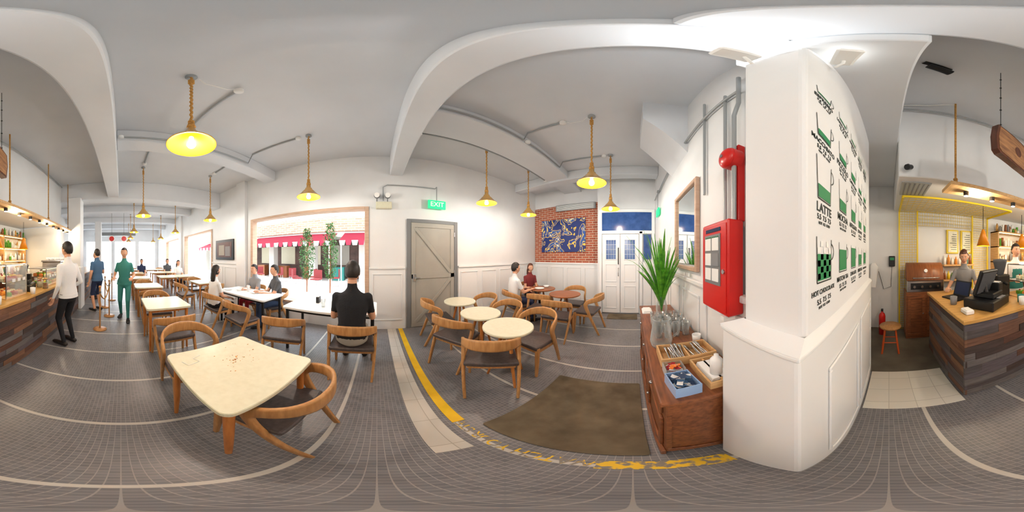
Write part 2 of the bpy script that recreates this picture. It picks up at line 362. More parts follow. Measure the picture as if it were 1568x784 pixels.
b=MB(); b.box((.5,3.2,2.35),(.53,3.5,2.5),'exit'); b.cyl((.515,3.35,2.5),(.515,3.35,2.9),.008,'chrome'); b.box((.5,3.3,2.9),(.56,3.4,2.93),'chrome'); b.obj('exit_sign')
b=MB(); b.box((WX,-4.7,1.38),(WX+.05,-3.75,2.02),'black',.008); b.box((WX+.05,-4.62,1.46),(WX+.054,-3.83,1.94),'cabd'); 
b.box((WX+.054,-4.5,1.52),(WX+.056,-4.2,1.85),'c_khaki'); b.box((WX+.054,-4.15,1.5),(WX+.056,-3.9,1.8),'c_grey'); b.obj('framed_picture')
# mirror
M['mirror']=mat('mirror_glass',(235,240,240),.03,1)
b=MB(); x=.56
b.box((x-.015,1.32,1.42),(x-.01,1.96,2.18),'mirror')
for (lo,hi) in (((x-.04,1.28,1.36),(x-.0,1.32,2.24)),((x-.04,1.96,1.36),(x-.0,2.0,2.24)),((x-.04,1.32,1.36),(x,1.96,1.40)),((x-.04,1.32,2.2),(x,1.96,2.24))): b.box(lo,hi,'wframe',.006)
b.obj('wall_mirror')
# fire alarm panel
b=MB(); b.box((.44,.665,1.18),(.54,.965,1.69),'red',.008); b.box((.435,.68,1.2),(.441,.95,1.67),'red',.002)
b.box((.431,.73,1.34),(.436,.91,1.62),'grey'); 
for i in range(3):
    for j in range(2): b.box((.428,.745+j*.085,1.36+i*.085),(.432,.815+j*.085,1.43+i*.085),'white' if i!=1 or j else 'c_grey')
for i in range(8): b.cyl((.430,.75+i*.02,1.605),(.427,.75+i*.02,1.605),.004,'green')
b.box((.432,.73,1.635),(.436,.9,1.655),'c_navy'); b.cyl((.436,.7,1.42),(.428,.7,1.42),.012,'steel')
b.box((.54,.68,1.2),(.56,.95,1.66),'grey'); b.box((.43,.69,1.155),(.5,.72,1.18),'white')
b.obj('fire_alarm_panel')
b=MB(); b.tube([(.5,.70,1.69),(.5,.70,2.5),(.53,.7,2.7),(.53,.7,3.2)],.014,'chrome'); b.box((.515,.68,1.69),(.56,.74,2.2),'red',.004)
b.sph((.47,.72,2.09),(.035,.068,.068),'red',20); b.cyl((.47,.72,2.09),(.53,.72,2.09),.07,'red',n=24); b.cyl((.43,.72,2.09),(.445,.72,2.09),.012,'steel'); b.obj('fire_alarm_bell')
b=MB(); b.tube([(.54,.85,1.7),(.54,.85,3.0)],.012,'chrome'); b.tube([(.54,1.15,2.0),(.54,1.15,3.2)],.012,'chrome'); b.tube([(.53,.7,2.9),(.53,3.9,2.9)],.014,'chrome'); b.obj('wall_conduit')
def flood(x,y,z,rz):
    b=MB(); b.box((-.075,-.04,0),(.075,.04,.035),'white',.01); b.box((-.06,-.03,.035),(.06,.03,.04),'whitee'); b.tube([(.03,0,0),(.04,.0,-.03),(.08,.02,-.04)],.008,'white')
    b.obj('flood_light',(x,y,z),rz)
flood(.28,.38,2.84,0); flood(.48,.13,2.84,.5)
# ---------- menu mural ----------
b=MB(); yf=.2115
def P(x,z): return Matrix.Translation((x,yf,z))@Matrix.Rotation(math.pi/2,4,'X')
names=[['ESPRESSO','LONG BLACK','AMERICANO','RISTRETTO'],['MACCHIATO','PICCOLO','CAPPUCCINO','FLAT WHITE'],['LATTE','MOCHA','AFFOGATO','ICED LATTE'],['HOT CHOCOLATE','MATCHA TEA','CHAI LATTE','LEMON TEA']]
def quad(b,pts,k): b.add([(x,yf-.0005,z) for x,z in pts],[tuple(range(len(pts)))],k)
def line(b,p,q,w,k):
    dx,dz=q[0]-p[0],q[1]-p[1]; l=math.hypot(dx,dz); nx,nz=-dz/l*w/2,dx/l*w/2
    quad(b,[(p[0]+nx,p[1]+nz),(p[0]-nx,p[1]-nz),(q[0]-nx,q[1]-nz),(q[0]+nx,q[1]+nz)],k)
for r in range(4):
    for c in range(5):
        x=.51+c*.225; z=[2.36,2.1,1.86,1.56][r]; w=.064; h=[.07,.13,.17,.145][r]; tp=.85 if r<3 else .95
        if c>=1: h*=.9
        zb=z-h; lv=[.35,.45,.5,1][r]*(.7+.3*((c*7+r*3)%3)/2)
        for a,d in (((x-w,z),(x-w*tp,zb)),((x-w*tp,zb),(x+w*tp,zb)),((x+w*tp,zb),(x+w,z))): line(b,a,d,.0045,'ink')
        quad(b,[(x-w*tp*.93,zb+.006),(x+w*tp*.93,zb+.006),(x+w*tp*.95,zb+h*lv*.9),(x-w*tp*.95,zb+h*lv*.9)],'green')
        pr=None
        for i in range(9):
            a=math.radians(-75+150*i/8); q=(x+w*.97+.034*math.cos(a)-.006,z-.045*1+.03*math.sin(a))
            if pr: line(b,pr,q,.0045,'ink')
            pr=q
        if r==3 and c==0:
            for i in range(5):
                for j in range(6):
                    if (i+j)%2==0: quad(b,[(x-w*.9+i*.0235,zb+.01+j*.021),(x-w*.9+i*.0235+.022,zb+.01+j*.021),(x-w*.9+i*.0235+.022,zb+.029+j*.021),(x-w*.9+i*.0235,zb+.029+j*.021)],'white')
        nm=names[r][c%4]; b.text(nm,min(.045,.30/len(nm)),'ink',P(x,zb-.032)); b.text('5.5  7.5  7.5',.025,'ink',P(x,zb-.064)); b.text('HOT  ICE  COLD',.013,'ink',P(x,zb-.084))
b.obj('coffee_menu_mural')

# ---------- pendant lamps ----------
def conduit(pts,name='ceiling_conduit'):
    b=MB(); b.tube(pts,.014,'chrome'); 
    for p in (pts[0],pts[-1]): b.lathe([(0,-.02),(.045,-.02),(.045,.02)],'white',12,(p[0],p[1],p[2]))
    b.obj(name)
b=MB()
b.lathe([(.018,.2),(.03,.195),(.034,.15),(.05,.14),(.055,.12),(.165,.0),(.175,-.005),(.175,-.012),(.163,-.008),(.05,.11),(0,.115)],'shade',32)
b.lathe([(.172,-.013),(.160,-.009),(.05,.108),(0,.113)],'shadein',32)
b.lathe([(0,-.04),(.022,-.034),(.033,-.012),(.03,.012),(.016,.04),(.016,.08)],'bulb',16)
b.lathe([(0,.24),(.028,.24),(.034,.215),(.028,.19),(0,.19)],'rope',12)
H=CZ-2.42
pts=[];rd=[]
for i in range(60):
    z=.22+(H-.25)*i/59; pts.append((.004*math.sin(i*1.4),.004*math.cos(i*1.4),z)); rd.append(.011)
b.tube(pts,rd,'rope',8)
for z in (.26,.29,H-.2,H-.16,H-.12): b.lathe([(.01,-.014),(.022,-.01),(.025,0),(.022,.01),(.01,.014)],'rope',10,(0,0,z))
b.lathe([(0,H-.03),(.045,H-.03),(.045,H)],'chrome',14)
lm=b.mesh('pendant_lamp')
LP=[(-.47,-1.02),(-2.2,-.98),(-2.14,-3.5),(-.5,-3.6),(-2.1,-6.05),(-.5,-6.2),(-2.1,-8.4),(-.5,-8.4),(-.476,1.84),(-.42,3.05),(-2.03,1.69),(-2.02,2.84),(-.5,-10.5),(-2.1,-10.5)]
for (x,y) in LP:
    if -2.05<x<-1.5 and y>.5: x=-2.12
    inst(lm,'pendant_lamp',(x,y,2.42),0)
    l=D.lights.new('pendant_bulb','POINT'); l.energy=19; l.color=(1,.94,.84); l.shadow_soft_size=.04
    lo=D.objects.new('pendant_light',l); lo.location=(x,y,2.345); SC.collection.objects.link(lo)
z=CZ-.02
conduit([(-.9,-1.02,z),(-.9,-2.1,z),(-.9,-2.22,3.5),(0,-2.24,3.5)]); b=MB(); b.tube([(-.53,-1.02,z),(-.6,-1.05,z-.05),(-.8,-1.04,z-.04),(-.85,-1.02,z)],.006,'white'); b.obj('lamp_cable')
conduit([(-2.2,-1.15,z),(-2.2,-2.1,z),(-2.2,-2.22,3.5),(-.9,-2.24,3.5)])
conduit([(-.5,-3.4,z),(-.5,-2.7,z),(-.5,-2.58,3.5),(.04,-2.58,3.5)]); conduit([(-2.14,-3.3,z),(-2.14,-2.7,z),(-2.14,-2.58,3.5),(-.5,-2.58,3.5)])
conduit([(-.85,1.86,z),(-1.4,1.86,z),(-1.47,1.86,3.55),(-1.47,.55,3.55)]); b=MB(); b.tube([(-.53,1.84,z),(-.6,1.86,z-.06),(-.75,1.86,z-.05),(-.8,1.86,z)],.006,'white'); b.obj('lamp_cable')
conduit([(-.55,3.05,z),(-1.4,3.05,z),(-1.47,3.05,3.55),(-1.47,1.95,3.55)])
conduit([(-2.08,.55,3.52),(-2.08,3.5,3.52)])
def area(name,loc,rot,sx,sy,e,col=(1,1,1)):
    l=D.lights.new(name,'AREA'); l.shape='RECTANGLE'; l.size=sx; l.size_y=sy; l.energy=e; l.color=col
    o=D.objects.new(name,l); o.location=loc; o.rotation_euler=rot; SC.collection.objects.link(o); return o
area('flood_light_lamp',(.28,.38,2.885),(math.pi,0,0),.12,.06,1.6,(.95,.98,1))

# ---------- furniture ----------
def chair_mesh():
    b=MB(); half=[(.205,-.255,0),(.228,-.17,.22),(.245,-.085,.43),(.252,-.035,.55),(.256,-.025,.61),(.254,-.06,.662),(.238,-.13,.692),(.20,-.195,.712),(.14,-.245,.726),(.07,-.27,.733),(0,-.278,.735)]
    w=[(.011,.017),(.014,.021),(.016,.026),(.016,.03),(.016,.035),(.015,.038),(.013,.042),(.011,.048),(.011,.053),(.011,.056),(.011,.057)]
    pts=[V(p) for p in half]+[V((-p[0],p[1],p[2])) for p in half[-2::-1]]; ww=w+w[-2::-1]
    P2=[];W2=[]
    for i in range(len(pts)-1):
        p0=pts[max(i-1,0)];p1=pts[i];p2=pts[i+1];p3=pts[min(i+2,len(pts)-1)]
        for t in (0,.33,.67):
            P2.append(.5*((2*p1)+(p2-p0)*t+(2*p0-5*p1+4*p2-p3)*t*t+(3*p1-p0-3*p2+p3)*t**3)); W2.append(tuple(ww[i][k]*(1-t)+ww[i+1][k]*t for k in (0,1)))
    P2.append(pts[-1]);W2.append(ww[-1])
    b.tube(P2,W2,'wood',ref=lambda p:(p.x,min(p.y+.04,-.001) if p.z>.6 else 0,0),sq=True)
    for sx in (-1,1):
        b.tube([(sx*.225,.215,0),(sx*.222,.20,.25),(sx*.22,.19,.435)],[(.013,.014),(.019,.02),(.022,.024)],'wood',ref=(1,0,0),sq=True)
        b.box((min(sx*.205,sx*.228),-.1,.36),(max(sx*.205,sx*.228),.185,.415),'wood',.004)
    b.box((-.2,.175,.36),(.2,.198,.415),'wood',.004); b.box((-.21,-.13,.36),(.21,-.108,.415),'wood',.004)
    b.box((-.235,-.165,.405),(.235,.225,.455),'seat',.018,seg=3)
    return b.mesh('dining_chair')
cm=chair_mesh()
def chair(x,y,fx,fy): return inst(cm,'dining_chair',(x,y,0),face(fx,fy))
def table_mesh(sx,sy,top,leg,square=False,round_=False,th=.028,z=.75):
    b=MB()
    if round_:
        b.lathe([(0,z-th),(sx/2-.01,z-th),(sx/2,z-th+.008),(sx/2,z-.006),(sx/2-.006,z),(0,z)],top,40,smooth=False)
        b.lathe([(0,z-th-.04),(.1,z-th-.04),(.1,z-th)],'black',16)
        for i in range(3):
            a=math.radians(90+120*i); b.tube([(.05*math.cos(a),.05*math.sin(a),z-th-.02),(sx*.42*math.cos(a),sx*.42*math.sin(a),0)],[.02,.013],leg)
    else:
        b.poly(rrect(-sx/2,-sy/2,sx/2,sy/2,.045),z-th,z-.003,top); b.poly(rrect(-sx/2+.003,-sy/2+.003,sx/2-.003,sy/2-.003,.043),z-.003,z,top)
        for cx in (-1,1):
            for cy in (-1,1):
                px,py=cx*(sx/2-.06),cy*(sy/2-.06)
                if square: b.box((px-.018,py-.018,0),(px+.018,py+.018,z-th),leg,.003)
                else:
                    b.tube([(px*1.02,py*1.02,0),(px,py,.3),(px,py,z-th)],[.014,.02,.025],leg,12); b.lathe([(.03,-.012),(.034,0),(.03,.0)],'steel',12,(px,py,z-th))
        b.box((-sx/2+.08,-sy/2+.06,z-th-.05),(sx/2-.08,-sy/2+.075,z-th),leg); b.box((-sx/2+.08,sy/2-.075,z-th-.05),(sx/2-.08,sy/2-.06,z-th),leg)
        b.box((-sx/2+.06,-sy/2+.08,z-th-.05),(-sx/2+.075,sy/2-.08,z-th),leg); b.box((sx/2-.075,-sy/2+.08,z-th-.05),(sx/2-.06,sy/2-.08,z-th),leg)
    return b.mesh('table')
tm=table_mesh(.66,.65,'cream','leg')
tw=table_mesh(.62,1.3,'white','black',True)
tr=table_mesh(.52,.52,'cream','leg',round_=True); tb=table_mesh(.62,.62,'brownw','brownw',round_=True)
inst(tm,'dining_table',(-.625,-.72,0))
M['crumb']=mat('pastry_crumb',(216,144,66),.8); M['crumb2']=mat('pastry_flake',(180,104,52),.8)
b=MB()
for i in range(42):
    a=random.uniform(0,6.28); r=abs(random.gauss(0,.12)); x=-.66+r*math.cos(a)*1.1; y=-.78+r*math.sin(a); s=random.uniform(.0015,.005)
    b.sph((x,y,.75+s*.35),(s*1.6,s,s*.4),random.choice(['crumb','crumb','crumb2','woodlt']),6)
b.tube([(-.5,-.95,.752),(-.44,-.93,.752),(-.46,-.88,.752),(-.38,-.86,.752),(-.36,-.92,.752)],.0015,'c_white')
b.obj('pastry_crumbs')
chair(-.68,-.47,0.03,-1); chair(-.6,-1.27,0,1)
for y in (-2.5,-4.1,-5.7,-7.3,-8.9):
    inst(tm,'dining_table',(-.68,y,0)); chair(-.66,y+.52,.03,-1); chair(-.68,y-.52,0,1)
inst(tw,'cafe_table',(-2.28,-.65,0)); inst(tw,'cafe_table',(-2.34,-2.35,0))
chair(-1.78,-.27,-1,-.05); chair(-1.72,-1.1,-.9,-.3); chair(-1.82,-2.75,-1,0); chair(-1.78,-1.98,-1,.1); chair(-2.8,-2.62,1,0); chair(-2.76,-2.0,.8,-.5)
for y in (-4.2,-5.8,-7.4,-9.0):
    inst(tm,'dining_table',(-2.35,y,0)); chair(-2.35,y+.52,0,-1); chair(-2.33,y-.52,0,1)
    if y<-5: inst(tm,'dining_table',(-1.68,y,0))
    else: chair(-1.72,y,-1,0)
inst(tr,'round_table',(-1.14,1.185,0)); inst(tr,'round_table',(-1.68,1.24,0)); inst(tr,'round_table',(-2.33,1.3,0))
inst(tb,'round_table',(-1.3,2.93,0)); inst(tb,'round_table',(-2.0,3.2,0))
chair(-1.15,.97,-.77,.64); chair(-1.78,.93,-.45,.9); chair(-2.5,.98,.1,1)
chair(-1.12,1.6,-.1,-1); chair(-1.72,1.68,0,-1); chair(-2.35,1.75,0,-1)
chair(-1.25,2.5,-.1,1); chair(-.82,3.0,-1,.1); chair(-1.3,3.42,0,-1); chair(-1.75,2.75,-.2,1); chair(-2.3,2.62,.4,1); chair(-2.55,3.5,.8,-.4)
# ---------- side cabinet ----------
b=MB()
b.box((.115,.56,.06),(.5,2.2,.76),'cab',.006); b.box((.09,.535,.765),(.52,2.23,.8),'cab',.008,seg=2)
b.box((.13,.58,0),(.48,2.18,.06),'cabd'); b.box((.095,.545,.0),(.115,2.2,.09),'cab',.004)
b.box((.115,.548,.06),(.5,.56,.12),'cab',.004); b.box((.115,.548,.66),(.5,.56,.755),'cab',.004); b.box((.115,.552,.12),(.135,.56,.66),'cab'); 
for i in range(3):
    ya=.6+i*.53; frame_x(b,ya,ya+.5,.12,.56,.115,'cab',t=.05,sgn=-1); b.box((.1,ya+.01,.6),(.115,ya+.49,.73),'cab',.005); b.sph((.095,ya+.25,.665),.014,'steel'); b.sph((.095,ya+.42,.36),.012,'steel')
b.obj('wooden_sideboard')
def glass(x,y,z=.8,r=.034,h=.13,k='glass'):
    b=MB(); b.lathe([(0,0),(r*.8,0),(r,h),(r-.003,h),(r*.8-.003,.01),(0,.01)],k,16); b.obj('drinking_glass',(x,y,z))
for i in range(4):
    for j in range(4):
        glass(.2+j*.075+random.uniform(-.003,.003),1.27+i*.1+random.uniform(-.01,.01))
b=MB(); b.lathe([(0,0),(.07,0),(.08,.05),(.065,.17),(.06,.22),(.068,.24),(.065,.24),(.057,.22),(.062,.17),(.077,.05),(.067,.008),(0,.008)],'glass',24); b.tube([(.065,0,.2),(.12,0,.19),(.125,0,.1),(.078,0,.06)],.008,'glass'); b.obj('water_jug',(.2,1.14,.8))
def tray(x0,y0,x1,y1,h):
    b=MB(); w=x1-x0;d=y1-y0;t=.01
    b.box((-w/2,-d/2,0),(w/2,d/2,.008),'woodlt'); b.box((-w/2,-d/2,.008),(-w/2+t,d/2,h),'woodlt'); b.box((w/2-t,-d/2,.008),(w/2,d/2,h),'woodlt'); b.box((-w/2+t,-d/2,.008),(w/2-t,-d/2+t,h),'woodlt'); b.box((-w/2+t,d/2-t,.008),(w/2-t,d/2,h),'woodlt')
    b.box((-.005,-d/2+t,.008),(.005,d/2-t,h*.9),'woodlt')
    return b,((x0+x1)/2,(y0+y1)/2,.8)
b,l=tray(.15,.85,.48,1.04,.06)
for i in range(26):
    x=random.choice([-.07,.07])+random.uniform(-.045,.045); z=.012+random.uniform(0,.05); a=random.uniform(-.2,.2)
    b.tube([(x,-.08,z),(x+a*.1,.03,z+.003),(x+a*.12,.06,z+.01),(x+a*.12,.085,z+.006)],[(.002,.004),(.002,.003),(.002,.011),(.002,.008)],'steel',6,ref=(0,0,1))
b.obj('cutlery_tray',l,0)
b,l=tray(.3,.58,.44,.83,.05)
for i in range(6): b.box((-.05+.002*i,-.09,.01+i*.006),(.05,.09,.015+i*.006),'white')
b.obj('napkin_tray',l,0)
b=MB(); M['pblue']=mat('clear_blue_plastic',(150,180,220),.2); M['orange']=mat('orange_packet',(230,120,40),.5)
for lo,hi in (((-.055,-.07,0),(.055,.07,.006)),((-.055,-.07,.006),(-.05,.07,.07)),((.05,-.07,.006),(.055,.07,.07)),((-.05,-.07,.006),(.05,-.065,.07)),((-.05,.065,.006),(.05,.07,.07))): b.box(lo,hi,'pblue')
for i in range(30):
    X=Matrix.Translation((random.uniform(-.03,.03),random.uniform(-.04,.04),.03+i*.0018))@Euler((random.uniform(-.4,.4),random.uniform(-.4,.4),random.uniform(0,3))).to_matrix().to_4x4()
    b.box((-.022,-.012,-.002),(.022,.012,.002),random.choice(['c_denim','c_blue','c_blue','white']),0,X)
b.obj('sugar_packet_box',(.2,.64,.8),.1)
b=MB()
for lo,hi in (((-.05,-.045,0),(.05,.045,.006)),((-.05,-.045,.006),(-.045,.045,.06)),((.045,-.045,.006),(.05,.045,.06)),((-.045,-.045,.006),(.045,-.04,.06)),((-.045,.04,.006),(.045,.045,.06))): b.box(lo,hi,'glass')
for i in range(24):
    X=Matrix.Translation((random.uniform(-.025,.025),random.uniform(-.02,.02),.02+i*.0018))@Euler((random.uniform(-.4,.4),random.uniform(-.4,.4),random.uniform(0,3))).to_matrix().to_4x4()
    b.box((-.018,-.01,-.002),(.018,.01,.002),random.choice(['orange','orange','c_red','white']),0,X)
b.obj('sachet_box',(.2,.78,.8),0)
b=MB(); b.lathe([(0,0),(.03,0),(.03,.1),(.02,.115),(.012,.12),(.012,.135),(0,.135)],'white',20); b.obj('sauce_bottle',(.37,.66,.845))
b=MB(); b.lathe([(0,0),(.028,0),(.034,.07),(.031,.07),(.026,.008),(0,.008)],'white',20); b.obj('paper_cup_stack',(.46,1.12,.8))
b=MB(); b.poly(rrect(-.06,-.1,.06,.1,.02),0,.012,'white'); b.box((-.045,-.08,.012),(.045,.08,.03),'white',.005); b.obj('folded_napkins',(.17,1.98,.8))
# vase + leaves
b=MB(); b.lathe([(0,0),(.05,0),(.06,.03),(.065,.12),(.045,.2),(.05,.24),(.047,.24),(.042,.2),(.06,.12),(.055,.03),(0,.01)],'glass',24)
for i in range(54):
    a=random.uniform(0,6.28); sp=random.uniform(.05,.36); hh=random.uniform(.6,1.06); dr=random.uniform(0,.5)*sp*1.4
    lean=V((math.cos(a)*(.6 if math.cos(a)>0 else 1.1),math.sin(a),0)); pts=[];rd=[]
    for j in range(9):
        t=j/8; p=V((0,0,.05))+lean*(sp*t**1.6)+V((0,0,(hh-.05)*t-dr*1.1*t**3)); p+=lean*.02*t; pts.append(p); w=.021*math.sin(min(1,(t+.12))*math.pi*.86)**.6 if t<1 else .002
        if t<.3: w=min(w,.006+.04*t)
        rd.append((.0015,max(.002,w)))
    b.tube(pts,rd,'leaf',6,ref=lambda p,l=lean:(l.x*-.6,l.y*-.6,.8))
b.obj('potted_plant',(.32,1.8,.8))
# ---------- counter ----------
b=MB()
def planks_x(x,y0,y1,z0,z1,sg=-1):
    n=11; h=(z1-z0)/n
    for i in range(n):
        y=y0-random.uniform(0,.5); 
        while y<y1:
            L=random.uniform(.35,.9); a=max(y,y0); c=min(y+L,y1)
            if c-a>.01: 
                d=random.uniform(.016,.026); b.box((x-d,a+.001,z0+i*h+.001),(x,c-.001,z0+(i+1)*h-.001),'pl%d'%random.randrange(7))
            y+=L
def planks_y(y,x0,x1,z0,z1):
    n=11; h=(z1-z0)/n
    for i in range(n):
        x=x0-random.uniform(0,.5)
        while x<x1:
            L=random.uniform(.35,.9); a=max(x,x0); c=min(x+L,x1)
            if c-a>.01:
                d=random.uniform(.016,.026); b.box((a+.001,y,z0+i*h+.001),(c-.001,y+d,z0+(i+1)*h-.001),'pl%d'%random.randrange(7))
            x+=L
b.box((1.17,-4.3,0),(1.75,-.6,.93),'cabd'); b.box((1.75,-1.05,0),(2.3,-.6,.93),'cabd')
planks_x(1.17,-4.3,-.575,.02,.93); planks_y(-.6,1.15,2.3,.02,.93)
M['ctop']=mat('counter_top_wood',(212,168,98),.35,col2=(188,142,76),ns=4,stretch=(8,1.2,8),detail=6)
b.box((1.12,-4.3,.93),(1.78,-.555,.965),'ctop',.004); b.box((1.78,-1.08,.93),(2.33,-.555,.965),'ctop',.004)
b.obj('service_counter')
b=MB(); b.box((1.17,-8.9,0),(1.74,-4.95,.93),'cabd'); planks_x(1.17,-8.9,-4.95,.02,.93); b.box((1.12,-8.9,.93),(1.74,-4.95,.965),'ctop',.004); b.obj('service_counter')
CT=.965
def register(x,y,rz):
    b=MB(); b.box((-.17,-.2,0),(.17,.2,.1),'black',.01); b.box((-.12,-.14,.1),(.12,.1,.16),'black',.01)
    X=Matrix.Translation((0,.03,.27))@Matrix.Rotation(-.35,4,'Y'); b.box((-.02,-.17,-.13),(.02,.17,.13),'black',.008,X); b.box((-.024,-.15,-.11),(-.0205,.15,.11),'c_dgrey',0,X)
    b.tube([(0,.03,.15),(0.02,.03,.25)],.03,'black'); b.box((-.1,-.19,.1),(.05,-.08,.24),'black',.01); b.box((-.08,-.18,.24),(.03,-.1,.246),'white')
    for j in range(5): b.box((-.165,-.1+j*.03,.101),(-.125,-.08+j*.03,.108),'c_grey')
    b.obj('cash_register',(x,y,CT),rz)
register(1.42,-.98,math.pi*.15); register(1.47,-2.15,math.pi*.1)
b=MB(); b.box((-.14,-.1,0),(.14,.1,.016),'black',.004); X=Matrix.Translation((0,-.1,.012))@Matrix.Rotation(.3,4,'X'); b.box((-.14,-.006,0),(.14,.004,.2),'black',.003,X); b.box((-.12,.004,.015),(.12,.005,.185),'c_navy',0,X)
b.obj('laptop',(1.86,-.80,CT),math.pi*.75-2.0)
b=MB(); b.box((-.06,-.04,0),(.06,.04,.04),'white',.006); b.box((-.05,-.03,.04),(.05,.03,.044),'white'); b.obj('card_reader',(1.3,-.68,CT))
for i,(x,y,k) in enumerate(((1.62,-.68,'c_grey'),(1.2,-1.28,'white'),(1.28,-1.34,'c_teal'),(1.17,-1.95,'white'))):
    b=MB(); b.lathe([(0,0),(.035,0),(.04,.09),(.036,.09),(.03,.01),(0,.01)],k,18); b.obj('ceramic_cup',(x,y,CT))
def grinder(x,y):
    b=MB(); b.box((-.09,-.1,0),(.09,.1,.3),'black',.02,seg=2); b.lathe([(.05,0),(.09,.16),(.09,.19),(0,.2)],'c_dgrey',20,(0,0,.3)); b.tube([(-.09,0,.2),(-.16,0,.18)],.018,'black'); b.obj('coffee_grinder',(x,y,CT))
grinder(1.64,-1.33); grinder(1.5,-4.12)
b=MB(); b.box((-.22,-.35,.06),(.22,.35,.4),'steel',.02,seg=2); b.box((-.24,-.37,.4),(.24,.37,.44),'steel',.01)
for y in (-.28,.28): b.box((-.2,y-.03,0),(.2,y+.03,.06),'black')
for y in (-.18,.18): b.cyl((-.24,y,.26),(-.24,y,.2),.035,'black'); b.tube([(-.24,y,.21),(-.36,y,.19)],.012,'black')
b.tube([(-.23,.32,.3),(-.27,.33,.12)],.006,'steel')
for i in range(5):
    for j in range(3): b.lathe([(0,0),(.03,0),(.037,.06),(.034,.06),(.027,.006),(0,.006)],'white',12,(-.12+j*.1,-.28+i*.12,.44))
b.obj('espresso_machine',(1.5,-3.62,CT),math.pi)
def case(x,y,L=.4,Hc=.4):
    b=MB(); 
    for z in (0,Hc/2,Hc): b.box((-.2,-L,z),(.2,L,z+.012),'steel' if z else 'woodlt')
    for sx in (-.195,.195):
        for sy in (-L+.005,L-.005): b.box((sx-.006,sy-.006,.012),(sx+.006,sy+.006,Hc),'steel')
    b.box((-.2,-L+.01,.012),(-.197,L-.01,Hc),'glass')
    b.box((-.15,-L+.02,Hc-.012),(-.12,L-.02,Hc),'led'); b.box((-.15,-L+.02,Hc/2-.012),(-.12,L-.02,Hc/2),'led')
    n=int(L*2/.115)
    for z in (.012,Hc/2+.012):
        for i in range(n):
            for j in range(3):
                xx=-.12+j*.115;yy=-L+.07+i*.113
                k=random.choice(['crumb','c_red','woodlt','c_white','crumb2','yellow','leaf','cream'])
                if random.random()<.5: b.lathe([(0,.05),(.035,.045),(.045,.02),(.04,0)],k,14,(xx,yy,z))
                else: b.box((xx-.04,yy-.04,z),(xx+.04,yy+.04,z+.05),k,.008); b.sph((xx,yy,z+.055),.012,'c_red',8)
    for i in range(n): b.box((-.206,-L+.04+i*.113,Hc/2),(-.2,-L+.1+i*.113,Hc/2+.04),'white')
    b.obj('pastry_display_case',(x,y,CT))
case(1.44,-1.68,.22,.42); case(1.44,-2.86,.34,.3)
for i,(x,y) in enumerate(((1.68,-3.23),(1.2,-2.4),(1.33,-2.44))):
    b=MB(); b.lathe([(0,0),(.05,0),(.052,.12),(.04,.15),(.037,.15),(.048,.12),(.047,.005),(0,.005)],'glass',18); b.lathe([(0,.006),(.045,.006),(.046,.09),(0,.09)],['crumb','brownw','cream'][i],16); b.lathe([(0,.175),(.03,.17),(.045,.15),(0,.15)],'wood',16); b.obj('glass_jar',(x,y,CT))
b=MB(); b.box((-.13,-2.0,0),(.13,2.0,.04),'woodlt',.004)
for i in range(12):
    y=-1.85+i*.33; b.cyl((0,y,0),(0,y,-.05),.03,'black'); b.lathe([(0,-.052),(.026,-.052),(.026,-.045)],'whitee',12,(0,y,0))
for y in (-1.9,-.6,.7,1.9):
    b.tube([(0,y,.04),(0,y,CZ-2.2)],.012,'rope')
    for z in (.07,.1,.13): b.lathe([(.01,-.014),(.022,-.01),(.025,0),(.022,.01),(.01,.014)],'rope',10,(0,y,z))
b.obj('spotlight_plank',(1.5,-2.55,2.2))
for i in range(4):
    l=D.lights.new('spot','POINT'); l.energy=10; l.color=(1,.87,.66); l.shadow_soft_size=.03; o=D.objects.new('spot_bulb',l); o.location=(1.5,-.9-i*1.1,2.1); SC.collection.objects.link(o)
b=MB(); pts=[(-.27,-.13),(-.24,-.155),(0,-.16),(.25,-.15),(.28,0),(.26,.13),(.1,.155),(-.1,.15),(-.26,.14),(-.28,0)]
M['sign']=mat('log_slice_wood',(160,114,72),.6,col2=(108,70,44),ns=7,stretch=(1,2,6),detail=6)
X=Matrix.Rotation(math.pi/2,4,'X'); b.poly(pts,-.025,.025,'cabd',X); b.poly([(x*.93,y*.88) for x,y in pts],-.028,.028,'sign',X)
b.poly([(.05*math.cos(a*.5),.05*math.sin(a*.5)) for a in range(12)],-.0295,.0295,'cabd',X)
for x in (-.2,.2):
    b.tube([(x,0,.14),(x,.0,.5),(x,0,CZ-2.4)],.003,'black')
    for i in range(5): b.sph((x,0,.2+i*.22),.009,'black',6)
b.obj('hanging_wooden_sign',(.88,-.86,2.4),math.radians(-72))
b=MB(); b.box((-.02,-.1,-.02),(.02,.1,0),'black'); b.cyl((0,-.03,-.02),(0,-.03,-.08),.01,'black'); b.cyl((0,-.1,-.1),(0,.07,-.1),.035,'black',.03); b.obj('track_spotlight',(.9,-.28,CZ),.4)
b=MB(); b.cyl((0,0,0),(-.05,0,0),.02,'black'); b.cyl((-.04,-.03,-.02),(-.1,.02,-.06),.03,'black',.035); b.obj('security_camera',(1.72,-.2,2.55))
b=MB(); b.box((1.85,-.5,2.405),(2.3,-.15,2.42),'chrome'); 
for i in range(6): b.box((1.88,-.48+i*.055,2.4),(2.27,-.465+i*.055,2.405),'grey')
b.obj('air_grille')
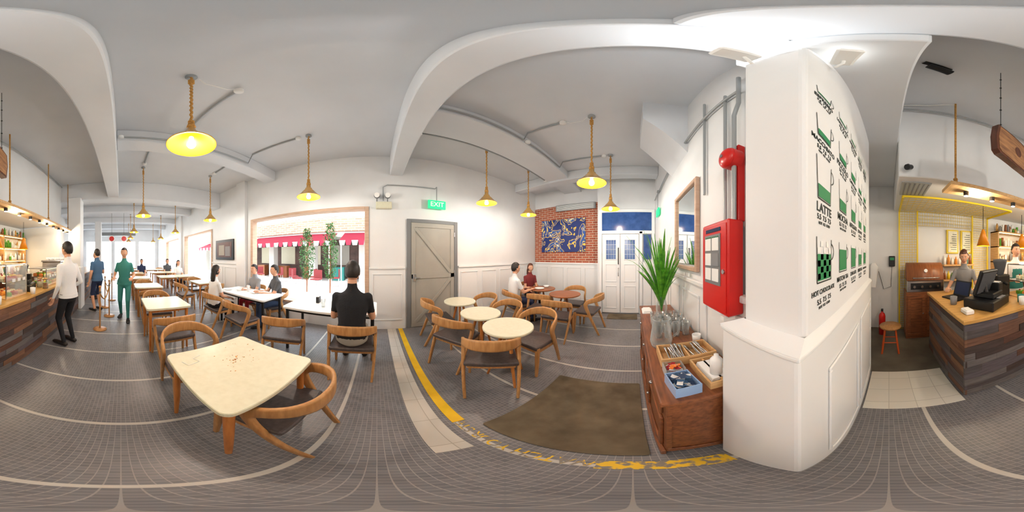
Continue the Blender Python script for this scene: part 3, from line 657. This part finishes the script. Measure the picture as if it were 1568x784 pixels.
# yellow wire mesh
b=MB(); xm=3.12; wr=.0035
for (ya,yb) in ((-.55,-.2),(-2.15,-1.75)):
    n=int(round((yb-ya)/.05))
    for i in range(n+1): y=ya+i*(yb-ya)/n; b.tube([(xm,y,.0),(xm,y,2.38)],wr,'yellow',4)
    for i in range(48): z=.02+i*.05; b.tube([(xm,ya,z),(xm,yb,z)],wr,'yellow',4)
for y in (-.2,-.55,-1.75,-2.15): b.box((xm-.015,y-.015,0),(xm+.015,y+.015,2.4),'yellow')
for i in range(5): z=2.1+i*.07; b.tube([(xm,-1.75,z),(xm,-.55,z)],wr,'yellow',4)
for i in range(23): y=-1.7+i*.05; b.tube([(xm,y,2.1),(xm,y,2.38)],wr,'yellow',4)
for y in (-.2,-2.15): b.box((2.3,y-.015,2.36),(xm,y+.015,2.4),'yellow')
b.box((2.29,-2.15,2.37),(2.31,-.2,2.4),'yellow')
for i in range(20): 
    y=-.2-i*.1; b.tube([(xm,y,2.38),(2.3,y,2.38)],wr,'yellow',4)
for i in range(9): x=2.3+i*.1; b.tube([(x,-.2,2.38),(x,-2.15,2.38)],wr,'yellow',4)
b.obj('yellow_wire_partition')
# roaster/grill on cabinet
b=MB(); b.box((-.2,-.34,.0),(.2,.34,.88),'cab',.006); frame_x(b,-.31,-.02,.06,.82,-.2,'cab',t=.05,sgn=-1); frame_x(b,.02,.31,.06,.82,-.2,'cab',t=.05,sgn=-1)
for y in (-.05,.05): b.sph((-.22,y,.5),.012,'steel')
b.obj('wooden_cupboard',(2.88,-.62,.003))
b=MB(); b.box((-.2,-.32,0),(.2,.32,.2),'steel',.01); b.box((-.21,-.26,.05),(-.2,.26,.16),'black')
pr=[(.2*math.cos(math.radians(a)),.3*math.sin(math.radians(a))) for a in range(0,181,15)]
b.add([(x,-.32,.2+z*1.0) for x,z in pr]+[(x,.32,.2+z*1.0) for x,z in pr],[tuple(range(13)),tuple(range(13,26))[::-1]]+[(i,i+13,i+14,i+1) for i in range(12)],'brownw',True)
b.tube([(-.2,-.22,.25),(-.25,-.22,.25),(-.25,.22,.25),(-.2,.22,.25)],.01,'steel'); b.cyl((-.17,0,.36),(-.2,0,.37),.03,'white')
for y in (-.2,-.07,.07,.2): b.cyl((-.21,y,.1),(-.24,y,.1),.022,'steel')
b.obj('barbecue_grill',(2.88,-.62,.883))
b=MB(); b.lathe([(0,.43),(.15,.43),(.155,.445),(.15,.46),(0,.46)],'wood',24)
M['oleg']=mat('orange_paint',(214,92,40),.4)
for i in range(4):
    a=math.radians(45+90*i); b.tube([(.1*math.cos(a),.1*math.sin(a),.43),(.16*math.cos(a),.16*math.sin(a),0)],.014,'oleg')
for i in range(4):
    a=math.radians(45+90*i);c=math.radians(135+90*i); b.tube([(.135*math.cos(a),.135*math.sin(a),.2),(.135*math.cos(c),.135*math.sin(c),.2)],.008,'oleg')
b.obj('wooden_stool',(2.3,-.02,.003))
b=MB(); b.lathe([(0,0),(.06,0),(.06,.38),(.045,.43),(.02,.45),(.02,.48),(0,.48)],'red',20); b.box((-.03,-.02,.48),(.03,.02,.52),'black',.004); b.tube([(.03,0,.5),(.08,0,.42),(.075,0,.15)],.009,'black'); b.obj('fire_extinguisher',(2.9,.12,.003))
b=MB(); b.box((3.13,-.12,1.3),(3.2,.0,1.5),'black',.01); b.box((3.125,-.1,1.42),(3.13,-.02,1.47),'green'); b.tube([(3.16,-.06,1.3),(3.16,-.04,.9),(3.17,.1,.85),(3.17,.2,1.2)],.005,'black',6); b.obj('wall_phone')
b=MB(); b.tube([(3.18,.3,1.35),(3.1,.28,1.3),(3.08,.3,.9)],[(.02,.05),(.02,.08),(.02,.06)],'c_white',8); b.obj('hanging_tea_towel')
for y in (-1.3,-1.62):
    b=MB(); b.box((3.15,y-.13,1.55),(3.2,y+.13,2.05),'yellow',.004); b.box((3.14,y-.1,1.58),(3.151,y+.1,2.02),'cream')
    for i in range(8): b.box((3.136,y-.08,1.63+i*.045),(3.14,y+random.uniform(.0,.08),1.64+i*.045),'ink')
    b.obj('menu_board')
# wall shelf with bottles behind barista
b=MB(); b.box((2.98,-1.72,1.3),(3.2,-1.05,1.33),'woodlt',.003); b.box((2.98,-1.72,1.0),(3.2,-1.05,1.03),'woodlt',.003)
for z in (1.33,1.03):
    for i in range(8):
        k=random.choice(['brownw','white','c_teal','crumb','leaf','c_dgrey','yellow']); r=.03; h=random.uniform(.12,.22)
        b.lathe([(0,0),(r,0),(r,h*.65),(r*.4,h*.8),(r*.4,h),(0,h)],k,12,(3.08,-1.67+i*.082,z))
b.obj('bottle_shelf')
# back shelves with crockery
b=MB()
for z in (1.0,1.35,1.7,2.05):
    b.box((2.9,-4.4,z),(3.2,-2.3,z+.03),'woodlt',.003); b.box((2.92,-4.36,z-.012),(2.94,-2.34,z),'led')
for y in (-4.4,-3.35,-2.33): b.box((2.9,y,.0),(3.2,y+.03,2.08),'woodlt')
for z in (1.03,1.38,1.73,2.08):
    for i in range(24):
        y=-4.34+i*.084
        for xx in (2.96,3.08):
            if random.random()<.85:
                k=random.choice(['white','white','cream','c_grey','brownw','shade','leaf','white']); h=random.uniform(.08,.24); r=random.uniform(.026,.036)
                b.lathe([(0,0),(r*.9,0),(r,h*.5),(r*.95,h*.7),(r*random.choice([.4,1]),h),(0,h)],k,10,(xx,y,z))
b.obj('crockery_shelf')
b=MB(); b.box((2.6,-4.4,0),(2.88,-2.3,.9),'cabd'); b.box((2.58,-4.4,.9),(2.88,-2.28,.94),'steel')
for i in range(14):
    y=-4.3+i*.14; k=random.choice(['white','brownw','c_teal','steel','c_dgrey']); h=random.uniform(.08,.28)
    b.lathe([(0,0),(.045,0),(.05,h*.5),(.04,h),(0,h)],k,12,(2.74,y,.94))
b.obj('back_counter')
for i in range(3):
    b=MB(); b.lathe([(.02,.3),(.03,.28),(.12,0),(.115,0),(.025,.27)],'shadein',20); b.lathe([(0,.1),(.03,.12),(.03,.16),(0,.2)],'bulb',12); b.tube([(0,0,.28),(0,0,.74)],.006,'black'); b.obj('counter_pendant',(2.45,-1.6-i*1.0,1.68))
    l=D.lights.new('cp','POINT'); l.energy=6; l.color=(1,.8,.5); l.shadow_soft_size=.03; o=D.objects.new('counter_pendant_light',l); o.location=(2.45,-1.6-i,1.66); SC.collection.objects.link(o)
b=MB(); b.tube([(1.66,-.15,3.6),(1.66,-4.4,3.6)],.014,'chrome'); b.tube([(1.5,-.65,CZ-.02),(1.6,-.4,CZ-.02),(1.64,-.15,CZ-.02)],.008,'white'); b.obj('ceiling_conduit')
def stan(x,y):
    b=MB(); b.lathe([(0,0),(.13,0),(.13,.012),(.03,.025),(0,.03)],'wood',28); b.cyl((0,0,.02),(0,0,.88),.016,'wood',n=12); b.sph((0,0,.9),.028,'wood'); b.cyl((0,0,.78),(0,0,.81),.024,'steel'); b.obj('rope_stanchion',(x,y,0))
SP=[(.4,-3.1),(.28,-3.9),(.45,-4.6),(.3,-5.4)]
for p in SP: stan(*p)
for a,c in zip(SP,SP[1:]):
    b=MB(); b.tube([(a[0]+(c[0]-a[0])*t/8,a[1]+(c[1]-a[1])*t/8,.79-.22*(1-((t-4)/4)**2)) for t in range(9)],.013,'rope'); b.obj('barrier_rope')
for x in (-.15,.45):
    b=MB(); b.cyl((0,-.02,0),(0,.02,0),.16,'white',n=24); b.cyl((0,-.03,0),(0,.03,0),.12,'red',n=24); b.tube([(0,0,.15),(0,0,1.35)],.006,'black'); b.obj('hanging_round_sign',(x,-8.0,2.35))
b=MB(); b.box((-.9,-10.4,2.75),(1.6,-9.9,2.95),'grey',.02)
for x in (-.7,1.4): b.cyl((x,-10.1,2.95),(x,-10.1,CZ),.02,'chrome')
b.obj('ventilation_duct')
b=MB(); b.box((1.79,-4.95,0),(3.2,-4.5,2.4),'wall'); b.obj('wall_kitchen_south')
# ---------- exterior ----------
M['pave']=mat('pavement',(212,210,206),.8,col2=(198,196,192),ns=2)
b=MB(); b.box((-30,-40,-.12),(-3.34,30,-.02),'pave'); b.box((-3.34,-40,-.12),(20,SY-.2,-.02),'pave'); b.obj('street_ground')
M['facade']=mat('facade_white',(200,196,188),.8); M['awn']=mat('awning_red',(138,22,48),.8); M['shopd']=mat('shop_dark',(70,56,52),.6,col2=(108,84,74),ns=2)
M['fbrick']=brick_mat('facade_brick',(176,120,98),(158,102,82),(190,174,160),.4,.13,.015,.5,'YZ')
b=MB(); X0=-9
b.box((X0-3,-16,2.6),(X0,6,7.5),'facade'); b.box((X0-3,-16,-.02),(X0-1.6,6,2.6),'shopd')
for y in range(-16,7,3): b.box((X0-.5,y,-.02),(X0,y+.4,2.6),'facade')
for y in range(-15,6,3):
    b.box((X0,y,3.9),(X0+.03,y+1.4,5.2),'c_grey'); b.box((X0,y-.08,3.8),(X0+.08,y+1.48,3.9),'facade')
b.box((X0,-16,2.9),(X0+.12,6,3.7),'fbrick')
for y in range(-15,6,2):
    b.box((X0-1.6,y,.9),(X0-1.55,y+1.2,2.2),random.choice(['c_khaki','cream','awn','woodlt'])); b.box((X0-1.2,y+.3,-.02),(X0-.7,y+1.0,.8),random.choice(['c_maroon','brownw','c_teal']))
b.obj('shophouse_facade')
b=MB()
for y0,y1 in ((-15,-8.5),(-8,-2.2),(-1.8,4)):
    b.add([(X0+.0,y0,2.8),(X0+.0,y1,2.8),(X0+1.4,y1,2.25),(X0+1.4,y0,2.25)],[(0,1,2,3),(3,2,1,0)],'awn')
    n=int((y1-y0)/.3); 
    for i in range(n):
        a=y0+i*(y1-y0)/n; c=y0+(i+1)*(y1-y0)/n; b.add([(X0+1.4,a,2.25),(X0+1.4,c,2.25),(X0+1.4,c-.05,2.02),(X0+1.4,a+.05,2.02)],[(0,1,2,3)],'awn' if i%2 else 'c_white')
    for y in (y0+.1,y1-.1): b.cyl((X0+1.38,y,-.02),(X0+1.38,y,2.25),.025,'white',n=8)
b.obj('shop_awning')
for i,(x,y) in enumerate(((-7.6,-3.2),(-7.5,-4.2),(-7.7,-5.3),(-7.6,-2.0),(-7.4,-6.4),(-6.9,-3.7),(-6.9,-2.7))):
    b=MB(); b.box((-.2,-.2,.42),(.2,.2,.46),'c_maroon'); b.box((-.2,-.22,.46),(.2,-.18,.85),'c_maroon')
    for sx in (-.18,.18):
        for sy in (-.18,.18): b.cyl((sx,sy,-.02),(sx,sy,.42),.014,'steel',n=8)
    b.obj('patio_chair',(x,y,0),random.uniform(0,6))
def tree(x,y,h=2.35):
    b=MB(); b.lathe([(0,0),(.14,0),(.2,.45),(.18,.45),(.15,.4),(0,.4)],'white',20); b.tube([(0,0,.4),(.02,.01,1.0),(-.01,0,h-.3)],[.022,.018,.006],'brownw')
    for i in range(26):
        z0=.75+(h-1.0)*i/26; a=i*2.4; l=.22*(1-.5*i/26); b.tube([(0,0,z0),(l*math.cos(a),l*math.sin(a),z0+.2)],[.006,.002],'brownw',5)
    vs=[];fs=[]
    for i in range(1000):
        z=random.uniform(.85,h); R=.23*math.sin(math.pi*min(1,max(.08,(h-z)/(h-.75))))**.6+.02; a=random.uniform(0,6.28); r=R*math.sqrt(random.random()); c=V((r*math.cos(a),r*math.sin(a),z))
        E=Euler((random.uniform(-1,1),random.uniform(-1,1),random.uniform(0,6.28))).to_matrix(); s=random.uniform(.03,.05); n=len(vs)
        for q in ((-s,0,0),(0,-s*.4,0),(s,0,0),(0,s*.4,0)): vs.append(c+E@V(q))
        fs.append((n,n+1,n+2,n+3))
    b.add(vs,fs,'tleaf'); b.obj('potted_tree',(x,y,-.02))
tree(-4.5,-2.06); tree(-4.6,-1.36,2.5); tree(-4.8,-6.6)
# ---------- people ----------
def ik(a,c,l1,l2,pole):
    a=V(a);c=V(c);d=c-a;L=min(d.length,(l1+l2)*.995); dn=d.normalized(); c=a+dn*L
    x=(l1*l1-l2*l2+L*L)/(2*L); h=math.sqrt(max(l1*l1-x*x,0)); p=V(pole); p=(p-dn*p.dot(dn)).normalized()
    return a+dn*x+p*h,c
def capsule(b,p,q,r0,r1,k='skin'):
    p=V(p);q=V(q);d=(q-p).normalized(); pts=[];rr=[]
    for t in (-.95,-.7,-.35): pts.append(p+d*r0*t); rr.append(r0*math.sqrt(1-t*t))
    for t in (0,.33,.66,1): pts.append(p.lerp(q,t)); rr.append(r0+(r1-r0)*t)
    for t in (.35,.7,.95): pts.append(q+d*r1*t); rr.append(r1*math.sqrt(1-t*t))
    b.tube(pts,rr,k,n=12)
def person(name,x,y,fx,fy,pose='stand',s=1.0,shirt='c_white',pants='c_black',hair='hair',long=False,lean=.03,lh=None,rh=None,legs=None,head_yaw=0,head_pitch=0,sleeve=.55,apron=None,fem=False,shorts=False,shoe='shoe',z=0):
    sit=pose=='sit'; Pz=.575 if sit else .91; py=-.07 if sit else 0
    T=MB(); segs=[]
    def sp(t): return V((0,py+lean*t,Pz+t))
    k=.9 if fem else 1.0
    rings=[(-.13,.07,.06),(-.1,.13,.09),(-.04,.165,.112),(.03,.168*(1.03 if fem else 1),.112),(.13,.142*k,.1),(.24,.152*k,.106),(.34,.172*k,.108),(.41,.178*k,.095),(.455,.15*k,.08),(.49,.085,.065),(.53,.056,.056),(.62,.05,.053)]
    pts=[sp(t) for t,_,_ in rings]; T.tube(pts,[(b_,a_) for _,a_,b_ in rings],'skin',n=24,ref=(0,1,0))
    segs.append((sp(-.08),sp(-.02),.14,pants)); segs.append((sp(.03),sp(.43),.15,shirt)); segs.append((sp(.52),sp(.62),.05,'skin'))
    hands=[]
    for sx,tg in ((-1,lh),(1,rh)):
        sh=sp(.425)+V((sx*.165*k,0,0))
        if tg is None: tg=(sx*.23,.07+py,Pz-.08) if not sit else (sx*.12,.27,.66)
        tg=V(tg); el,wr=ik(sh,tg,.275,.245,(sx*.3,-.6,-.7))
        capsule(T,sh,el,.052*k,.04*k); capsule(T,el,wr,.039*k,.026*k)
        T.sph(tuple(sh),.056*k,'skin',10)
        m=sh.lerp(el,sleeve if sleeve<=1 else 1)
        segs.append((sh,m,.052,shirt))
        if sleeve<1: segs.append((m.lerp(el,.15),el,.04,'skin')); segs.append((el,wr,.03,'skin'))
        else: segs.append((el,wr,.03,shirt)); 
        hands.append((sx,el,wr))
    feet=[]
    for i,sx in enumerate((-1,1)):
        hip=V((sx*.088,py+.0,Pz-.03))
        if legs: an=V(legs[i])
        else: an=V((sx*.1,0,.085)) if not sit else V((sx*.12,.36,.085))
        kn,an=ik(hip,an,.415,.415,(sx*.05,1,.3 if sit else 0))
        rt=.082 if not fem else .076
        capsule(T,hip,kn,rt,.056); capsule(T,kn,an,.052,.036)
        if shorts: segs+= [(hip,kn,.07,pants),(kn+(an-kn)*.15,an,.045,'skin')]
        else: segs+=[(hip,kn,.07,pants),(kn,an,.05,pants)]
        f0=an+V((0,-.03,-.045)); f1=an+V((sx*.02,.16,-.052))
        feet.append((f0,f1))
    me=T.mesh('tmp'); o=D.objects.new('tmp',me); SC.collection.objects.link(o)
    r=o.modifiers.new('r','REMESH'); r.mode='VOXEL'; r.voxel_size=.014
    sm=o.modifiers.new('s','SMOOTH'); sm.iterations=5; sm.factor=.5
    dg=C.evaluated_depsgraph_get(); ev=o.evaluated_get(dg); em=ev.to_mesh()
    n=len(em.vertices); co=np.zeros(n*3); em.vertices.foreach_get('co',co); co=co.reshape(-1,3)
    fs=[list(p.vertices) for p in em.polygons]; ctr=np.array([co[f].mean(axis=0) for f in fs])
    best=np.full(len(fs),1e9); idx=np.zeros(len(fs),int)
    for i,(p,q,rad,mk) in enumerate(segs):
        p=np.array(p);q=np.array(q);d=q-p;L=max((d@d),1e-9); t=np.clip(((ctr-p)@d)/L,0,1); dist=np.linalg.norm(ctr-(p+t[:,None]*d),axis=1)-rad
        m=dist<best; best[m]=dist[m]; idx[m]=i
    ks=[segs[i][3] for i in idx]
    if apron:
        for i,c in enumerate(ctr):
            if c[1]>py+lean*(c[2]-Pz)+.015 and Pz-.35<c[2]<Pz+.36 and abs(c[0])<(.15 if c[2]<Pz+.2 else .10): ks[i]=apron
    B=MB()
    B.v.extend([tuple(v) for v in co])
    for f,kk in zip(fs,ks): B.f.append(f); B.m.append(B.mi(kk)); B.s.append(True)
    ev.to_mesh_clear(); D.objects.remove(o); D.meshes.remove(me)
    for f0,f1 in feet:
        B.tube([f0+V((0,-.035,.0)),f0+V((0,-.02,.0)),f0+V((0,.03,.0)),f0.lerp(f1,.55),f1,f1+V((0,.045,-.004)),f1+V((0,.06,-.006))],[(.02,.022),(.038,.034),(.04,.036),(.034,.044),(.028,.046),(.02,.036),(.008,.015)],shoe,12,ref=(0,0,1))
    for sx,el,wr in hands:
        d=(wr-el).normalized(); up=V((0,0,1)) if abs(d.z)<.75 else V((-sx,0,0))
        nrm=(up-d*up.dot(d)).normalized(); lat=d.cross(nrm).normalized()
        thumbdir=lat if (lat.dot(V((-sx,.6,0)))>0) else -lat
        B.tube([wr-d*.015,wr+d*.01,wr+d*.05,wr+d*.082,wr+d*.09],[(.02,.024),(.018,.03),(.017,.039),(.014,.038),(.006,.03)],'skin',10,ref=nrm)
        for j,(off,L) in enumerate(((.028,.068),(.0095,.076),(-.0095,.07),(-.027,.055))):
            q=wr+d*.08+thumbdir*off; a=q+d*L*.42-nrm*.006; c2=a+d*L*.3-nrm*.014; e=c2+d*L*.2-nrm*.018
            B.tube([q-d*.01,q+d*.01,a,c2,e],[.0085,.009,.0085,.0075,.005],'skin',7)
        q=wr+d*.02+thumbdir*.026
        B.tube([q,q+d*.022+thumbdir*.02-nrm*.006,q+d*.045+thumbdir*.027-nrm*.012,q+d*.062+thumbdir*.028-nrm*.016],[.012,.011,.009,.005],'skin',7)
    c=sp(.485); B.tube([c+V((0,0,-.012)),c+V((0,.0,.012))],[(.075,.095),(.066,.078)],shirt,20,ref=(0,1,0))
    if not sit: c=sp(-.05); B.tube([c,c+V((0,0,.05))],[(.124,.178),(.12,.174)],shirt,24,ref=(0,1,0))
    hc=sp(.69)+V((0,.012,0)); HX=Matrix.Translation(hc)@Matrix.Rotation(head_yaw,4,'Z')@Matrix.Rotation(head_pitch,4,'X')
    def hf(d):
        x,y_,z_=d
        if z_<0: x*=1-.28*(-z_)**1.3; y_=y_*(1-.12*(-z_)) + .10*(-z_)
        if y_>0: y_*=1-.06*(1-abs(z_))
        if y_>.5:
            g=math.exp(-((d.x/.13)**2+((z_+.12)/.2)**2)); y_+=.17*g
            for ex in (-.38,.38): y_-=.07*math.exp(-(((d.x-ex)/.17)**2+((z_-.05)/.12)**2))
            y_+=.04*math.exp(-((d.x/.25)**2+((z_+.5)/.1)**2))
        return V((x,y_,z_))
    B.sph((0,0,0),(.074,.094,.116),'skin',40,X=HX,fn=hf)
    for ex in (-1,1):
        B.sph((ex*.028,.079,.006),(.012,.008,.006),'white',10,X=HX); B.sph((ex*.028,.0855,.006),(.0055,.003,.0055),'eyew',8,X=HX)
        B.tube([(ex*.014,.092,.025),(ex*.03,.09,.03),(ex*.045,.078,.024)],[.002,.003,.0015],hair,6,X=HX)
        B.sph((ex*.074,-.005,-.008),(.009,.018,.028),'skin',12,X=HX)
    B.tube([(-.022,.083,-.06),(0,.091,-.058),(.022,.083,-.06)],[.002,.0045,.002],'lip',8,X=HX)
    hs=MB(); hs.sph((0,0,0),(1,1,1),hair,32)
    keep=[]; lowz=-.35 if not long else -.75
    for f in hs.f:
        c=sum((V(hs.v[i]) for i in f),V())/len(f)
        fr=c.y>.28 and c.z<.52
        sd=abs(c.x)>.6 and c.y>-.1 and c.z<-.0 and not long
        if fr or sd or c.z<lowz-(.25 if c.y<-.4 else 0): continue
        keep.append(f)
    hv=[(v[0]*.084,v[1]*.104-.008,v[2]*.122+.012) for v in hs.v]
    B.add(hv,keep,hair,True,HX); B.add([(v[0]*.078,v[1]*.098-.008,v[2]*.117+.01) for v in hs.v],[f[::-1] for f in keep],hair,True,HX)
    if long: B.tube([(0,-.055,.03),(0,-.075,-.08),(0,-.085,-.17),(0,-.08,-.25),(0,-.075,-.28)],[(.045,.07),(.045,.08),(.035,.08),(.025,.06),(.008,.03)],hair,16,ref=(0,1,0),X=HX)
    o=B.obj(name,(x,y,z),face(fx,fy)); o.scale=(s,s,s); return o
person('customer_man',.8,-2.4,.9,-.45,s=1.0,shirt='c_white',pants='c_black',sleeve=2,rh=(.2,.15,.95),lh=(-.22,.1,.85))
person('customer_boy',.62,-4.3,.7,-.7,s=.98,shirt='c_blue',pants='c_navy',shorts=True,rh=(.15,.25,1.15))
person('waitress',-.08,-3.75,.15,1,s=.98,shirt='c_teal',pants='c_teal',apron='c_teal',fem=True,legs=((-.1,.16,.085),(.1,-.14,.085)),lh=(-.2,.25,1.05),rh=(.2,.25,1.05))
person('barista_woman',2.49,-1.24,-.95,.5,s=.93,shirt='c_grey',pants='c_black',fem=True,hair='hairb',lean=.2,head_pitch=-.3,lh=(-.2,.42,1.09),rh=(.25,.4,1.09),z=.003)
person('barista_man',2.15,-2.1,-1,.3,s=1.0,shirt='c_white',pants='c_black',apron='c_teal',rh=(.2,.3,1.1),lh=(-.2,.28,1.1),z=.003)
person('customer_woman',.85,-5.6,.8,.5,s=.95,shirt='c_dgrey',pants='c_denim',fem=True,long=True)
person('seated_man',-1.78,-.27,-1,-.05,'sit',1.04,shirt='c_black',pants='c_khaki',shorts=True,lean=.12,lh=(-.16,.3,.755),rh=(.16,.3,.755),head_pitch=-.2)
person('seated_woman',-1.82,-2.75,-1,0,'sit',.95,shirt='c_white',pants='c_black',fem=True,long=True,lean=.08)
person('seated_woman',-2.8,-2.62,1,-.05,'sit',.94,shirt='c_grey',pants='c_red',fem=True,lean=.1,lh=(-.1,.33,.8),rh=(.1,.33,.8))
person('seated_man',-2.76,-2.0,.8,-.5,'sit',.95,shirt='c_dgrey',pants='c_denim',lean=.1,lh=(-.1,.33,.8),rh=(.1,.33,.8))
person('seated_man',-2.3,2.62,.4,1,'sit',.98,shirt='c_white',pants='c_navy',lean=.1,lh=(-.12,.33,.78),rh=(.12,.33,.78))
person('seated_woman',-2.55,3.5,.8,-.4,'sit',.94,shirt='c_maroon',pants='c_black',hair='hairb',fem=True,long=True,lean=.1)
person('seated_man',-1.0,-7.8,0,1,'sit',.98,shirt='c_navy',pants='c_black'); chair(-1.0,-7.8,0,1)
person('seated_woman',-2.33,-6.32,0,1,'sit',.96,shirt='c_white',pants='c_black',fem=True,long=True)
person('seated_man',-2.33,-7.92,0,1,'sit',.98,shirt='c_dgrey',pants='c_black')
# tableware
def bowl(x,y,z=.75,k='white'):
    b=MB(); b.lathe([(0,0),(.035,0),(.07,.045),(.066,.045),(.03,.008),(0,.008)],k,20); b.obj('bowl',(x,y,z))
def plate(x,y):
    b=MB(); b.lathe([(0,0),(.07,0),(.11,.018),(.105,.018),(.07,.006),(0,.006)],'white',24); b.obj('plate',(x,y,.75))
bowl(-2.3,-2.6); plate(-2.4,-2.2); plate(-2.2,-2.85); plate(-2.15,-.5); glass(-2.2,-.75,.75); glass(-2.4,-2.42,.75,k='c_white'); plate(-2.0,3.1); bowl(-1.95,3.32)
b=MB(); b.box((-.05,-.025,0),(.05,.025,.1),'black',.005); b.box((-.04,-.018,.1),(.04,.018,.106),'white'); b.obj('napkin_holder',(-2.4,-.9,.75))
# ---------- world / sun ----------
w=D.worlds.new('World'); SC.world=w; w.use_nodes=True; nt=w.node_tree; bg=nt.nodes['Background']; bg.inputs['Color'].default_value=(.87,.94,1,1); bg.inputs['Strength'].default_value=5.5
l=D.lights.new('sun','SUN'); l.energy=1.5; l.angle=.02; o=D.objects.new('sun',l); o.rotation_euler=(0,math.radians(40),0); SC.collection.objects.link(o)
# camera
cam=D.cameras.new('cam'); cam.type='PANO'; cam.clip_start=.01
try: cam.cycles.panorama_type='EQUIRECTANGULAR'
except Exception: cam.panorama_type='EQUIRECTANGULAR'
co=D.objects.new('camera',cam); co.location=(0,0,1.5); co.rotation_euler=(math.pi/2,0,math.radians(42.5)); SC.collection.objects.link(co); SC.camera=co
SC.view_settings.view_transform='Standard'; SC.view_settings.exposure=0.62
